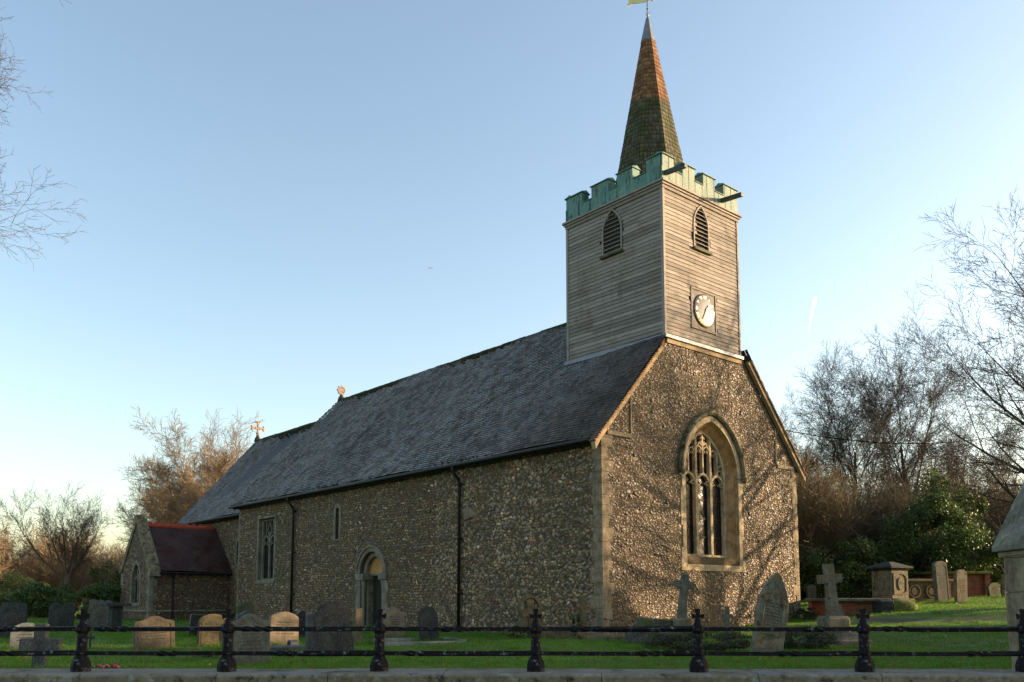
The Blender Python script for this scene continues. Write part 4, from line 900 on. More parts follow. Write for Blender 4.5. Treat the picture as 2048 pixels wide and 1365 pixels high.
merlons('front_battlement', lambda u, v, d: FR(PXa + u, v, d - .02), [(0, .54), (.97, 1.56), (2.0, 2.6), (3.08, 3.81)], PXb - PXa, M['copper_front'])
merlons('side_battlement', lambda u, v, d: Vector((PXa + d, u, v)), [(.02, .57), (1.12, 1.77), (2.15, 2.9), (3.33, 4.07)], TY2, M['copper'])
merlons('far_battlement', lambda u, v, d: Vector((PXb - d, u, v)), [(.02, .57), (1.12, 1.77), (2.15, 2.9), (3.33, 4.07)], TY2, M['copper'])
merlons('rear_battlement', lambda u, v, d: FR(PXa + u, v, TY2 + .02 - d), [(0, .54), (.97, 1.56), (2.0, 2.6), (3.08, 3.81)], PXb - PXa, M['copper'])
MB().box(TX_ + .1, TX2 - .1, .1, TY2 - .1, 13.75, 13.95).build('turret_roof', M['lead'], church)
for x_ in (2.88, 5.72):
    b = MB(); z_ = 13.92
    b.add([(x_ - .06, .1, z_), (x_ + .06, .1, z_), (x_ + .075, .1, z_ + .12), (x_ - .075, .1, z_ + .12), (x_ - .055, -.82, z_ - .07), (x_ + .055, -.82, z_ - .07), (x_ + .07, -.84, z_ + .04), (x_ - .07, -.84, z_ + .04)],
          [(0, 1, 2, 3), (7, 6, 5, 4), (0, 4, 5, 1), (1, 5, 6, 2), (2, 6, 7, 3), (3, 7, 4, 0)])
    b.build('copper_waterspout', M['spout'], church)

# ---- spire
SPX, SPY = 4.66, 2.02
def spr(z): return .055 + (20.92 - z) * .1955 if z > 15.4 else 1.134 + (15.4 - z) * .22
def spire_rows(name, za, zb_, mat, g=.16, seed=1):
    rg = np.random.default_rng(seed); V = []
    for z in np.arange(za, zb_ - .01, g):
        for f in range(8):
            a0_, a1_ = R(22.5 + 45 * f), R(22.5 + 45 * (f + 1))
            r0, r1 = spr(z), spr(z + g * 1.35)
            lo0 = np.array([math.cos(a0_), math.sin(a0_)]) * (r0 + .018); lo1 = np.array([math.cos(a1_), math.sin(a1_)]) * (r0 + .018)
            hi0 = np.array([math.cos(a0_), math.sin(a0_)]) * (r1 + .002); hi1 = np.array([math.cos(a1_), math.sin(a1_)]) * (r1 + .002)
            L = np.linalg.norm(lo1 - lo0); n = max(1, int(L / .13 + .5)); cuts = np.sort(np.concatenate([[0, 1], (np.arange(1, n) + rg.uniform(-.2, .2, n - 1)) / n]))
            for t0, t1 in zip(cuts[:-1], cuts[1:]):
                t0 += .01; t1 -= .01; dz = rg.normal(0, .007); k = 1 + rg.normal(0, .003)
                V.append([[*((lo0 + (lo1 - lo0) * t0) * k), z + dz], [*((lo0 + (lo1 - lo0) * t1) * k), z + dz], [*(hi0 + (hi1 - hi0) * t1), z + g * 1.35], [*(hi0 + (hi1 - hi0) * t0), z + g * 1.35],
                          [*((lo0 + (lo1 - lo0) * t0) * .965), z + dz], [*((lo0 + (lo1 - lo0) * t1) * .965), z + dz]])
    V = np.array(V); N = len(V); V = V.reshape(-1, 3) + np.array([SPX, SPY, 0]); base = (np.arange(N) * 6)[:, None]
    return np_mesh(name, V, np.concatenate([base + np.array([[0, 1, 2, 3]]), base + np.array([[4, 5, 1, 0]])]), mat, church)
core = MB().lathe([(spr(13.9) - .02, 13.9), (spr(15.4) - .02, 15.4), (.1, 20.3)], 8, Matrix.Translation((SPX, SPY, 0)), R(22.5)); core.build('spire_core', M['dark_wood'], church)
spire_rows('old_spire_shingles', 13.95, 17.62, M['shingle_old'], seed=3); spire_rows('new_spire_shingles', 17.63, 20.02, M['shingle_new'], seed=4)
b = MB().lathe([(spr(20.0) + .03, 19.98), (spr(20.0) + .02, 20.03), (.075, 20.82), (.03, 20.93)], 8, Matrix.Translation((SPX, SPY, 0)), R(22.5)); b.build('lead_spire_cap', M['lead'], church)
b = MB(); b.tube([(SPX, SPY, 20.85), (SPX, SPY, 22.1)], .02, 8); b.lathe([(.01, 21.18), (.045, 21.22), (.01, 21.26)], 8, Matrix.Translation((SPX, SPY, 0)))
for a_ in (0, 90, 180, 270): b.tube([(SPX, SPY, 20.98), (SPX + .1 * math.cos(R(a_)), SPY + .1 * math.sin(R(a_)), 21.06)], .008, 5)
vp = b.build('vane_rod', M['lead'], church)
vx = Vector((math.cos(-CA), math.sin(-CA), 0))
def VN(u, v, d): return Vector((SPX, SPY, 0)) + vx * u + Vector((0, 0, v)) + Vector((vx.y, -vx.x, 0)) * d
MB().prism([(-.03, 21.48), (-.25, 21.44), (-.50, 21.40), (-.72, 21.30), (-.62, 21.50), (-.74, 21.66), (-.50, 21.64), (-.03, 21.92)], [], VN, -.012, .012).build('swallowtail_vane', M['vane'], church)
MB().prism([(.03, 21.52), (.1, 21.56), (.2, 21.5), (.26, 21.56), (.2, 21.62), (.1, 21.62), (.03, 21.66)], [], VN, -.012, .012).build('vane_pointer', M['gold'], church)

# ================================================================== GRAVESTONES
def outline(shape, w, h):
    a = w / 2
    if shape == 'flat': return [(-a, 0), (a, 0), (a * .98, h - .02), (a * .9, h), (-a * .9, h), (-a * .98, h - .02)]
    if shape == 'peak': return [(-a, 0), (a, 0), (a * .96, h - .14), (a * .78, h - .08), (a * .3, h - .01), (0, h), (-a * .3, h - .01), (-a * .78, h - .08), (-a * .96, h - .14)]
    if shape == 'round': return [(-a, 0), (a, 0)] + [(a * math.cos(R(t)), h - a * .55 + a * .55 * math.sin(R(t))) for t in range(0, 181, 12)]
    if shape == 'gothic': return [(-a, 0), (a, 0), (a, h * .44), (a * 1.07, h * .46), (a * 1.07, h * .5)] + [(p[0] * 1.04, p[1]) for p in pointed(-a, a, h * .52, h, 12)] + [(-a * 1.07, h * .5), (-a * 1.07, h * .46), (-a, h * .44)]
    if shape == 'shoulder': return [(-a * .92, 0), (a * .92, 0), (a, h * .74), (a * .98, h * .80), (a * .88, h * .855), (a * .76, h * .865)] + [(a * .74 * math.cos(R(t)), h * .87 + h * .13 * math.sin(R(t))) for t in range(0, 181, 12)] + [(-a * .76, h * .865), (-a * .88, h * .855), (-a * .98, h * .80), (-a, h * .74)]
    if shape == 'ogee':
        r_ = [(a, h * .80), (a * .97, h * .845), (a * .86, h * .865), (a * .68, h * .875), (a * .50, h * .905), (a * .34, h * .955), (a * .18, h * .99)]
        return [(-a, 0), (a, 0)] + r_ + [(0, h)] + [(-x, z) for x, z in reversed(r_)]
    if shape == 'twin':
        r_ = [(a, h * .84), (a * .95, h * .92), (a * .78, h * .985), (a * .55, h), (a * .30, h * .985), (a * .12, h * .94), (0, h * .90)]
        return [(-a, 0), (a, 0)] + r_ + [(-x, z) for x, z in reversed(r_[:-1])]
    if shape == 'heart':
        r_ = [(a, h * .86), (a * .98, h * .94), (a * .80, h * .995), (a * .55, h), (a * .33, h * .965), (a * .24, h * .93), (a * .16, h * .985), (0, h)]
        return [(-a, 0), (a, 0)] + r_ + [(-x, z) for x, z in reversed(r_[:-1])]
def gz(x, y): return float(gh(x, y))
ST3 = lambda u, v, d: Vector((u, d, v))
def headstone(shape, mat, x, y, w, h, t, rz, lean, pit, label):
    o = thing('headstone', label, 'headstone', (x, y, gz(x, y) - .03), rot=(R(pit), R(lean), R(rz)))
    ol = outline(shape, w, h + .03); ol = [(p[0], p[1] if p[1] > 0 else -.25) for p in ol]
    s_ = MB().prism(ol, [], ST3, -t / 2, t / 2).build('slab', SM[mat], o, bev=.012)
    # sunk or raised inscription panel with rows of worn lettering
    if w > .4 and mat not in ('granite', 'dkgran'):
        b = MB(); z = h * .70; rg = random.Random(int(x * 100)); 
        while z > h * .34:
            L = w * rg.uniform(.22, .34); u = -L
            while u < L:
                q = rg.uniform(.012, .03); b.box(u, min(u + q, L), -t / 2 - .0025, -t / 2 + .004, z, z + .022); u += q + rg.choice([.008, .008, .025])
            z -= .065
        tag(b.build('worn_inscription', SM['worn'], o), kind='stuff')
    if shape in ('gothic',):
        b = MB(); pa = pointed_open(-w * .36, w * .36, h * .26, h * .55, h * .90, 10); pb = pointed_open(-w * .31, w * .31, h * .275, h * .55, h * .865, 10)
        b.prism(pa, [pb], ST3, -t / 2 - .018, -t / 2 + .01); b.build('raised_border', SM[mat], o, bev=.005)
        b = MB()
        for k in range(6): a_ = R(60 * k + 10); c_ = (.09 * math.cos(a_), h * .72 + .10 * math.sin(a_)); b.prism([(c_[0] + .05 * math.cos(R(q)), c_[1] + .055 * math.sin(R(q))) for q in range(0, 360, 45)], [], ST3, -t / 2 - .014 - .0011 * k, -t / 2 + .01)
        b.prism([(-.012, h * .5), (.012, h * .5), (.015, h * .7), (-.015, h * .7)], [], ST3, -t / 2 - .012, -t / 2 + .01)
        b.build('carved_flowers', SM['lichen'], o)
    if shape in ('ogee', 'round') and w > .5 and mat in ('tan', 'brown', 'grey'):
        b = MB(); a_ = outline(shape, w * .86, (h + .03) * .93); c_ = outline(shape, w * .80, (h + .03) * .90)
        b.prism([(p[0], max(p[1], .05)) for p in a_], [[(p[0], max(p[1], .08)) for p in c_]], ST3, -t / 2 - .008, -t / 2 + .006); b.build('raised_border', SM[mat], o)
    return o
SM['worn'] = simple('worn_lettering', (.035, .03, .025), (.07, .06, .045), 9, .95, .2)
for a_ in [
    ('flat', 'slate', -13.67, 24.00, 0.62, 0.98, 0.12, 36, 5, -6, 'weathered dark slate headstone leaning at the far left edge, broad flat top'),
    ('shoulder', 'slate', -14.47, 26.00, 0.26, 0.94, 0.1, 30, 0, 3, 'narrow dark headstone just behind the leftmost broad slate one'),
    ('peak', 'pale', -10.96, 19.90, 0.66, 0.60, 0.12, 28, 0, 0, 'low pale grey headstone with clipped shoulders behind the rough granite cross'),
    ('round', 'tan', -26.62, 50.00, 0.42, 0.64, 0.12, 30, 0, 0, 'tiny pale headstone far off under the left tree'),
    ('twin', 'slate', -14.35, 28.00, 0.73, 0.88, 0.12, 33, 2, -3, 'dark mossy twin-topped headstone, nearly black, left of the second fence post'),
    ('heart', 'grey', -14.56, 31.00, 0.75, 1.00, 0.12, 35, 4, 0, 'tall grey headstone with a double-scrolled top left of the vestry'),
    ('ogee', 'tan', -7.81, 19.30, 0.84, 0.74, 0.14, 38, -2, -5, 'tan headstone with dark ogee-shaped top, half in sun, before the vestry wall'),
    ('flat', 'black', -8.58, 24.00, 0.46, 0.60, 0.1, 38, 3, 4, 'polished black upright slab behind the brown round-topped headstone'),
    ('round', 'brown', -6.79, 20.00, 0.66, 0.72, 0.12, 38, 3, -5, 'brown round-topped headstone just left of the flaky white fence post'),
    ('round', 'mossy', -8.79, 29.00, 0.58, 0.95, 0.14, 38, 0, 0, 'green-tinged round-topped headstone close to the nave corner'),
    ('ogee', 'navy', -7.55, 25.00, 0.56, 0.72, 0.12, 38, 0, 0, 'dark low headstone directly before the green-tinged one'),
    ('ogee', 'grey', -4.63, 15.60, 0.68, 0.91, 0.13, 33, -1, -2, 'large grey foreground headstone with a wavy top beside the flaky white post'),
    ('peak', 'pink', -5.32, 20.50, 0.75, 0.77, 0.12, 42, 2, -3, 'smooth buff headstone with a low pointed top, lit by the sun'),
    ('ogee', 'black', -5.74, 24.00, 0.41, 0.77, 0.1, 40, 0, 0, 'black polished headstone behind the buff pointed one'),
    ('flat', 'navy', -4.12, 18.60, 0.44, 0.85, 0.16, 36, -3, 4, 'plain dark blue-grey slab headstone beside the big leaning one'),
    ('shoulder', 'dkgran', -3.46, 17.60, 0.72, 1.11, 0.13, 30, -9, -6, 'big grey speckled headstone with rounded shoulders, leaning left, before the doorway'),
    ('flat', 'tan', -3.77, 21.50, 0.19, 0.86, 0.12, 40, 0, 0, 'narrow tan headstone standing in the doorway gap'),
    ('ogee', 'pink', -3.14, 23.20, 0.64, 0.81, 0.12, 40, 4, -5, 'buff headstone to the right of the arched doorway, one side in shade'),
    ('shoulder', 'slate', -2.08, 22.40, 0.53, 0.87, 0.1, 34, -7, 0, 'small black weathered headstone leaning against the view of the nave wall'),
    ('gothic', 'lichen', 5.22, 18.20, 0.65, 1.76, 0.16, 10, 12, -4, 'tall pointed headstone with orange lichen, leaning right in front of the west wall'),
    ('round', 'slate', 12.62, 37.00, 0.44, 0.75, 0.12, 20, 0, 0, 'dark headstone in the shrubs just beyond the church corner'),
    ('round', 'grey', 16.18, 33.00, 0.61, 1.56, 0.14, 20, -3, 0, 'tall narrow round-topped headstone in front of the roundel chest tomb'),
    ('round', 'lichen', 16.36, 32.00, 0.49, 1.22, 0.14, 20, 2, 0, 'shorter narrow round-topped headstone, orange at the tip, before the brick tomb'),
    ('round', 'mossy', 19.80, 36.00, 0.59, 0.62, 0.14, 20, -12, 0, 'mossy green headstone tilting beside the gate pier'),
    ('flat', 'lichen', 19.09, 34.00, 0.19, 0.93, 0.14, 20, 4, 0, 'slim pale headstone half hidden by the gate pier'),
]: headstone(*a_)

def bar_cross(o, name, h, w, tk, mat, armz, head=None, base=0, flare=1.0, z0=-.2):
    b = MB(); a = tk / 2
    pts = [(-a * flare, z0), (a * flare, z0), (a, armz - a), (w / 2, armz - a), (w / 2, armz + a), (a, armz + a), (a, h), (-a, h), (-a, armz + a), (-w / 2, armz + a), (-w / 2, armz - a), (-a, armz - a)]
    return b.prism(pts, [], ST3, -a * .8, a * .8).build(name, SM[mat], o, bev=.012)
def placed(name, label, cat, x, y, rz=0, lean=0, pit=0, dz=0, group=None): return thing(name, label, cat, (x, y, gz(x, y) + dz), rot=(R(pit), R(lean), R(rz)), group=group)
o = placed('stone_cross', 'rough speckled granite Latin cross close behind the railing at the left', 'grave cross', -7.91, 14.8, 6, 1); bar_cross(o, 'cross', .76, .63, .19, 'granite', .42)
o = placed('stone_cross', 'very small dark wooden cross in the grass behind the second fence post', 'grave cross', -9.56, 20, 10, 2); bar_cross(o, 'cross', .40, .2, .05, 'slate', .28)
# wheel cross against the nave wall
o = placed('wheel_cross', 'ring-headed stone cross leaning before the long flint wall', 'grave cross', .53, 22.6, 26, -4, -4)
b = MB(); b.prism([(-.12, -.2), (.12, -.2), (.09, .62), (.26, .60), (.30, .80), (.09, .83), (.11, 1.02), (-.11, 1.02), (-.09, .83), (-.30, .80), (-.26, .60), (-.09, .62)], [], ST3, -.08, .08); b.build('cross', SM['brown'], o, bev=.01)
b = MB(); b.prism(arc(0, .84, .33, 0, 345, 23), [arc(0, .84, .25, 0, 345, 23)], ST3, -.055, .055); b.prism([(-.34, .2), (.34, .2), (.32, .52), (.2, .62), (-.2, .62), (-.32, .52)], [], ST3, -.05, .05); b.build('ring', SM['brown'], o)
o = placed('stone_cross', 'slim pale stone cross beside the church corner with a dark wreath', 'grave cross', 1.80, 22.3, 30, 0); bar_cross(o, 'cross', 1.15, .42, .12, 'brown', .82)
MB().cbox(-.3, .3, -.2, .2, -.1, .22, .03).build('plinth', SM['tan'], o)
o = placed('stone_cross', 'blue-grey stone cross leaning right on a square plinth below the great window', 'grave cross', 4.14, 21.5, 14, 0)
pl_ = MB().cbox(-.30, .30, -.22, .22, -.1, .40, .04); pl_.cbox(-.22, .22, -.18, .18, .402, .66, .04); pl_.build('plinth', SM['lichen'], o)
b = MB(); mx = Matrix.Translation((0, 0, .64)) @ Matrix.Rotation(R(6), 4, 'Y')
b.prism([(-.11, 0), (.11, 0), (.075, .75), (.24, .76), (.24, .93), (.08, .94), (.08, 1.12), (-.08, 1.12), (-.08, .94), (-.24, .93), (-.24, .76), (-.075, .75)], [], lambda u, v, d: mx @ Vector((u, d, v)), -.07, .07); b.build('cross', SM['grey'], o, bev=.015)
o = placed('stone_cross', 'small weathered cross low against the foot of the west wall', 'grave cross', 5.11, 21, 16, 2); bar_cross(o, 'cross', .98, .30, .10, 'grey', .74)
o = placed('stone_cross', 'large pale stone cross on a stepped plinth to the right of the church', 'grave cross', 7.85, 21.5, 12, 0)
b = MB(); b.cbox(-.68, .68, -.55, .55, -.1, .16, .03); b.build('lower_step', SM['grey'], o); MB().cbox(-.50, .50, -.40, .40, .162, .32, .03).build('upper_step', SM['grey'], o)
MB().cbox(-.33, .33, -.27, .27, .322, .72, .07).build('plinth', SM['lichen'], o)
b = MB(); mx = Matrix.Translation((0, 0, .70)) @ Matrix.Rotation(R(-4), 4, 'Y')
b.prism([(-.15, 0), (.15, 0), (.105, .82), (.29, .82), (.31, 1.03), (.11, 1.04), (.115, 1.30), (-.115, 1.30), (-.11, 1.04), (-.31, 1.03), (-.29, .82), (-.105, .82)], [], lambda u, v, d: mx @ Vector((u, d, v)), -.08, .08); b.build('cross', SM['lichen'], o, bev=.015)
o = placed('stone_cross', 'small plain cross just right of the large stepped one', 'grave cross', 8.3, 22.3, 10, 0); bar_cross(o, 'cross', .98, .24, .12, 'lichen', .76, flare=1.3)

# kerbs, blocks, low tombs
def block(name, label, cat, x, y, rz, dims, mat, dz=0, lean=0, tag_=None):
    o = placed(name, label, cat, x, y, rz, lean, 0, dz); MB().cbox(-dims[0] / 2, dims[0] / 2, -dims[1] / 2, dims[1] / 2, -.2, dims[2], min(.04, dims[2] * .3)).build('block', SM[mat], o); return o
block('low_tomb', 'low grey tomb slab tilting beside the plinth of the leaning cross', 'tomb', 3.5, 21.6, 16, (.85, .5, .62), 'mossy', 0, 4)
block('low_tomb', 'small sunken stone block in grass just right of the church corner', 'tomb', 2.95, 20.9, 20, (.45, .35, .32), 'granite', 0, -2)
block('ledger', 'narrow upright kerb end stone left of the dark shrub', 'kerb stone', 3.62, 20.6, 24, (.3, .3, .34), 'grey', 0, 0)
block('ledger', 'low tan kerb lying along the wall between wheel cross and slim cross', 'kerb stone', 1.20, 22.7, 24, (1.1, .35, .38), 'tan', 0, 0)
block('ledger', 'sandy stone footing spread before the church corner', 'kerb stone', 2.55, 22.1, 30, (1.5, .6, .16), 'tan', 0, 0)
block('kerb_slab', 'flat dark grave slab in front of the buff pointed headstone', 'grave slab', -5.0, 19.3, 40, (1.0, .7, .08), 'navy')
block('memorial_vase', 'small dark block vase at the foot of the buff pointed headstone', 'vase', -4.98, 20.05, 42, (.26, .14, .16), 'navy')
o = placed('kerb_set', 'thin pale kerb frame around a grave in the grass before the nave wall', 'grave kerb', -2.1, 21.3, 20, 0)
for q in ((-1, 1, -.06, 0, .08, 0), (-1, 1, 1.1, 1.16, .12, 0)): MB().cbox(q[0], q[1], q[2], q[3], -.1, q[4], .01).build('kerb_rail', SM['pale'], o)
for x_ in (-1.06, 1.0): MB().cbox(x_, x_ + .06, .002, 1.098, -.1, .10, .01).build('kerb_rail', SM['pale'], o)
# brick chest tombs
def chest(label, x, y, rz, L, W, H, slab, body='brick', ov=.09):
    o = placed('chest_tomb', label, 'chest tomb', x, y, rz); bm_ = M['brick'] if body == 'brick' else SM[body]
    MB().box(-L / 2, L / 2, -W / 2, W / 2, -.3, H - .10).build('chest', bm_, o)
    if body == 'brick':
        for sx in (-1, 1):
            for sy in (-1, 1): MB().cbox(sx * L / 2 - .12, sx * L / 2 + .12, sy * W / 2 - .12, sy * W / 2 + .12, -.3, H - .103, .01).build('pilaster', bm_, o)
    MB().cbox(-L / 2 - ov - .12, L / 2 + ov + .12, -W / 2 - ov - .12, W / 2 + ov + .12, H - .10, H, .03).build('ledger_slab', SM[slab], o); return o
chest('long low red brick chest tomb with a grey slab, behind the large stepped cross', 11.3, 29.6, 8, 2.0, .9, .52, 'grey')
chest('big red brick chest tomb with a mossy green overhanging slab at the right', 19.2, 38.2, 6, 2.3, 1.2, 1.12, 'moss')
chest('small dark stone chest tomb tight against the vestry gable', -12.35, 27.4, 40, .30, .4, .9, 'slate', 'slate')
# mossy hump
o = placed('mossy_tomb', 'collapsed tomb thick with yellow-green moss at the end of the low brick tomb', 'tomb', 12.75, 29.2, 8)
V, F_ = ico(3); V = np.sign(V) * np.abs(V) ** .7; nn = RNG.normal(0, .03, (len(V), 1)); np_mesh('moss_mound', V * (1 + nn) * np.array([.55, .42, .36]) + np.array([.15, 0, .02]), F_, SM['moss'], o, True)
MB().cbox(-.75, -.25, -.35, .35, -.1, .36, .04).build('stone_end', SM['slate'], o)
# pedestal monument
o = placed('pedestal_tomb', 'square pedestal monument with carved side panels and moulded cap, under the trees', 'monument', 14.66, 34, 27)
MB().cbox(-.62, .62, -.62, .62, -.2, .22, .03).build('plinth', SM['mossy'], o); MB().cbox(-.47, .47, -.47, .47, .222, 1.28, .02).build('die', SM['brown2'] if 'brown2' in SM else SM['lichen'], o)
for sgn, ax in ((-1, 'y'), (-1, 'x'), (1, 'x')):
    f = (lambda u, v, d: Vector((u, -.47 - d, v))) if ax == 'y' else (lambda u, v, d, s_=sgn: Vector((s_ * (.47 + d), u, v)))
    b = MB(); b.prism([(-.38, .36), (.38, .36), (.38, 1.2), (-.38, 1.2)], [[(-.31, .52), (-.2, .45), (0, .38), (.2, .45), (.31, .52), (.33, 1.0), (.2, 1.12), (0, 1.15), (-.2, 1.12), (-.33, 1.0)]], f, 0, .03); b.build('carved_panel', SM['lichen'], o)
    b = MB(); b.prism([(.15 * math.cos(R(a_)), .78 + .24 * math.sin(R(a_))) for a_ in range(0, 360, 30)], [], f, 0, .035); b.build('carved_oval', SM['lichen'], o)
b = MB(); b.lathe([(.66, 1.28), (.74, 1.34), (.86, 1.38), (.86, 1.44), (.60, 1.50), (.28, 1.60), (.10, 1.64)], 4, None, R(45)); b.build('moulded_cap', SM['slate'], o)
o = placed('chest_tomb', 'grey stone chest tomb carved with round roundels between pedestal and tall headstone', 'chest tomb', 16.1, 34.6, 14)
MB().cbox(-1.05, 1.05, -.45, .45, -.2, .78, .01).build('chest', SM['brown'], o); MB().cbox(-1.15, 1.15, -.55, .55, .782, .88, .03).build('ledger_slab', SM['mossy'], o)
for u in (-.62, .15):
    b = MB(); b.prism(arc(u, .40, .27, 0, 345, 23), [arc(u, .40, .21, 0, 345, 23)], lambda a_, v, d: Vector((a_, -.45 - d, v)), 0, .04); b.prism(arc(u, .40, .15, 0, 345, 23), [], lambda a_, v, d: Vector((a_, -.45 - d, v)), 0, .03); b.build('roundel', SM['brown'], o)

# ================================================================== BOUNDARY WALL AND RAILING
def wl(x): return 9.12 - .012 * x
sw = thing('stone_wall', 'low lichened stone boundary wall with broad coping along the front', 'wall', (0, 9.12, 0), math.atan(-.012))
rg = random.Random(4); x = -11
while x < 11.5:
    L = rg.uniform(1.0, 1.7); dz = rg.uniform(-.004, .004)
    b = MB(); z = .43 + dz; b.add([(x + .004, -.30, .24), (x + L - .004, -.30, .24), (x + L - .004, .36, .24), (x + .004, .36, .24), (x + .004, -.30, z - .03), (x + L - .004, -.30, z - .03), (x + .004, -.285, z - .012), (x + L - .004, -.285, z - .012), (x + .004, -.255, z), (x + L - .004, -.255, z), (x + .004, .34, z), (x + L - .004, .34, z), (x + .004, .36, z - .02), (x + L - .004, .36, z - .02)],
        [(3, 2, 1, 0), (0, 1, 5, 4), (4, 5, 7, 6), (6, 7, 9, 8), (8, 9, 11, 10), (10, 11, 13, 12), (12, 13, 2, 3), (0, 4, 6, 8, 10, 12, 3), (1, 2, 13, 11, 9, 7, 5)]); b.build('coping_stone', M['wallstone'], sw); x += L
x = -11
while x < 11.5:
    L = rg.uniform(.5, .9); b = MB(); z = -.5
    for h in (.26, .24, .235): b.cbox(x + .004, x + L - .004, -.26 + rg.uniform(0, .012), .30, z, z + h - .006, .012); z += h
    b.build('wall_block', M['wallstone'], sw); x += L
rl = thing('iron_railing', 'black cast-iron railing of cross-topped posts and two twisted rails, paint flaking', 'railing', (0, 9.12, .43), math.atan(-.012))
POSTS = [-6.05, -4.47, -2.95, -1.37, .245, 1.92, 3.62, 5.26]
def make_post():
    b = MB(); b.lathe([(.098, 0), (.098, .06), (.094, .08), (.086, .105), (.068, .14), (.056, .165), (.066, .18), (.066, .21), (.052, .225), (.050, .39), (.060, .40), (.070, .42), (.070, .455), (.058, .475), (.040, .495), (.034, .525), (.022, .545)], 8, None, R(22.5))
    return b.build('post', M['iron'], rl)
def make_cross(p):
    b = MB(); b.prism([(-.014, .52), (.014, .52), (.015, .552), (.058, .535), (.068, .592), (.017, .58), (.030, .64), (-.030, .64), (-.017, .58), (-.068, .592), (-.058, .535), (-.015, .552)], [], ST3, -.014, .014); return b.build('cross_finial', M['iron'], p)
p0 = make_post(); c0 = make_cross(p0)
for i, x in enumerate(POSTS):
    if i == 0: p, q = p0, c0
    else: p = p0.copy(); col.objects.link(p); p.parent = rl; q = c0.copy(); col.objects.link(q); q.parent = p
    p.location = (x, 0, 0); p.rotation_euler = (0, 0, 0); q.rotation_euler = (0, 0, 0)
for x0_, x1_ in zip(POSTS[:-1], POSTS[1:]):
    for z, tws in ((.185, 0.0), (.435, 0.0)):
        n = 60; rg2 = random.Random(int(x0_ * 10 + z * 100)); a_ = rg2.uniform(.0, .7); b_ = a_ + rg2.uniform(.12, .25)
        pts = []; rad = []; tw = []
        L = x1_ - x0_ - .06; b = MB(); ang = 0; vs = []
        for k in range(n + 1):
            t = k / n; ang += (2 * math.pi * .055 if a_ < t < b_ else .0)
            xx = x0_ + .03 + L * t; zz = z - .004 * math.sin(math.pi * t)
            for c_ in range(4): aa = ang + R(45 + 90 * c_); vs.append((xx, .030 * math.cos(aa), zz + .030 * math.sin(aa)))
        fs = [(k * 4 + c_, k * 4 + (c_ + 1) % 4, (k + 1) * 4 + (c_ + 1) % 4, (k + 1) * 4 + c_) for k in range(n) for c_ in range(4)] + [(3, 2, 1, 0), (n * 4, n * 4 + 1, n * 4 + 2, n * 4 + 3)]
        b.add(vs, fs); b.build('rail', M['iron'], rl, bev=0)

# gate pier at the right
gp = thing('gate_pier', 'flint and limestone gate pier under a steep mossy gabled cap at the right edge', 'gate pier', (6.80, 10.6, -.1), R(-4))
MB().box(-.50, .52, -.24, .26, -.4, 1.86).build('pier_core', M['mortar'], gp)
r_ = random.Random(6)
for x0_ in (-.62, .44):
    z = -.4
    while z < 1.8:
        h = min(r_.uniform(.3, .62), 1.88 - z); k = r_.uniform(0, .05); MB().cbox(x0_ - (k if x0_ < 0 else 0), x0_ + .17 + (0 if x0_ < 0 else k), -.31, .33, z, z + h - .008, .012).build('corner_stone', M['quoin'], gp); z += h
PF = rubble_pts(-.40, .42, -.35, 1.82, .13, .11, lambda u, v: v < 1.8, 15, .2)
flints('flint_facing', flint_mat('pier_flints', [(0, (.05, .055, .065)), (.35, (.11, .115, .13)), (.7, (.03, .03, .034)), (.9, (.25, .24, .22))], None, 0, .3), gp, lambda u, v, o: np.stack([u, -.25 - o, v], -1), PF, .072, 2, seed=51)
b = MB(); f = lambda u, v, d: Vector((u, d, v))
b.prism([(-.73, 1.86), (.73, 1.86), (.73, 1.93), (.10, 3.12), (-.10, 3.12), (-.73, 1.93)], [], f, -.46, .48); b.build('gabled_cap', stone_mat('mossy_cap_stone', (.13, .12, .09), (.24, .23, .18), moss=(.10, .11, .03), mossl=.55, lichen=(.34, .34, .30), lic=.6, speck=.3), gp, bev=.02)
MB().cbox(-.68, .68, -.40, .42, 1.80, 1.858, .012).build('cap_bed_mould', M['quoin'], gp)

# ================================================================== VEGETATION
def unit(v): return v / np.maximum(np.linalg.norm(v, axis=-1, keepdims=True), 1e-9)
def tubes(P, Rr, sides):
    """P (n,k,3) polylines, Rr (n,k) radii -> vertices and quads"""
    n, k, _ = P.shape; T = np.empty_like(P); T[:, 1:-1] = P[:, 2:] - P[:, :-2]; T[:, 0] = P[:, 1] - P[:, 0]; T[:, -1] = P[:, -1] - P[:, -2]; T = unit(T)
    ref = np.where(np.abs(T[..., 2:3]) < .9, np.array([0, 0, 1.]), np.array([1., 0, 0])); U = unit(np.cross(T, ref)); W2 = np.cross(T, U)
    a_ = np.arange(sides) * 2 * math.pi / sides
    V = P[:, :, None] + Rr[:, :, None, None] * (U[:, :, None] * np.cos(a_)[None, None, :, None] + W2[:, :, None] * np.sin(a_)[None, None, :, None])
    i = np.arange(n)[:, None, None] * k * sides + np.arange(k - 1)[None, :, None] * sides; s_ = np.arange(sides)[None, None, :]; s2 = (s_ + 1) % sides
    F_ = np.stack([i + s_, i + s2, i + sides + s2, i + sides + s_], -1).reshape(-1, 4); return V.reshape(-1, 3), F_
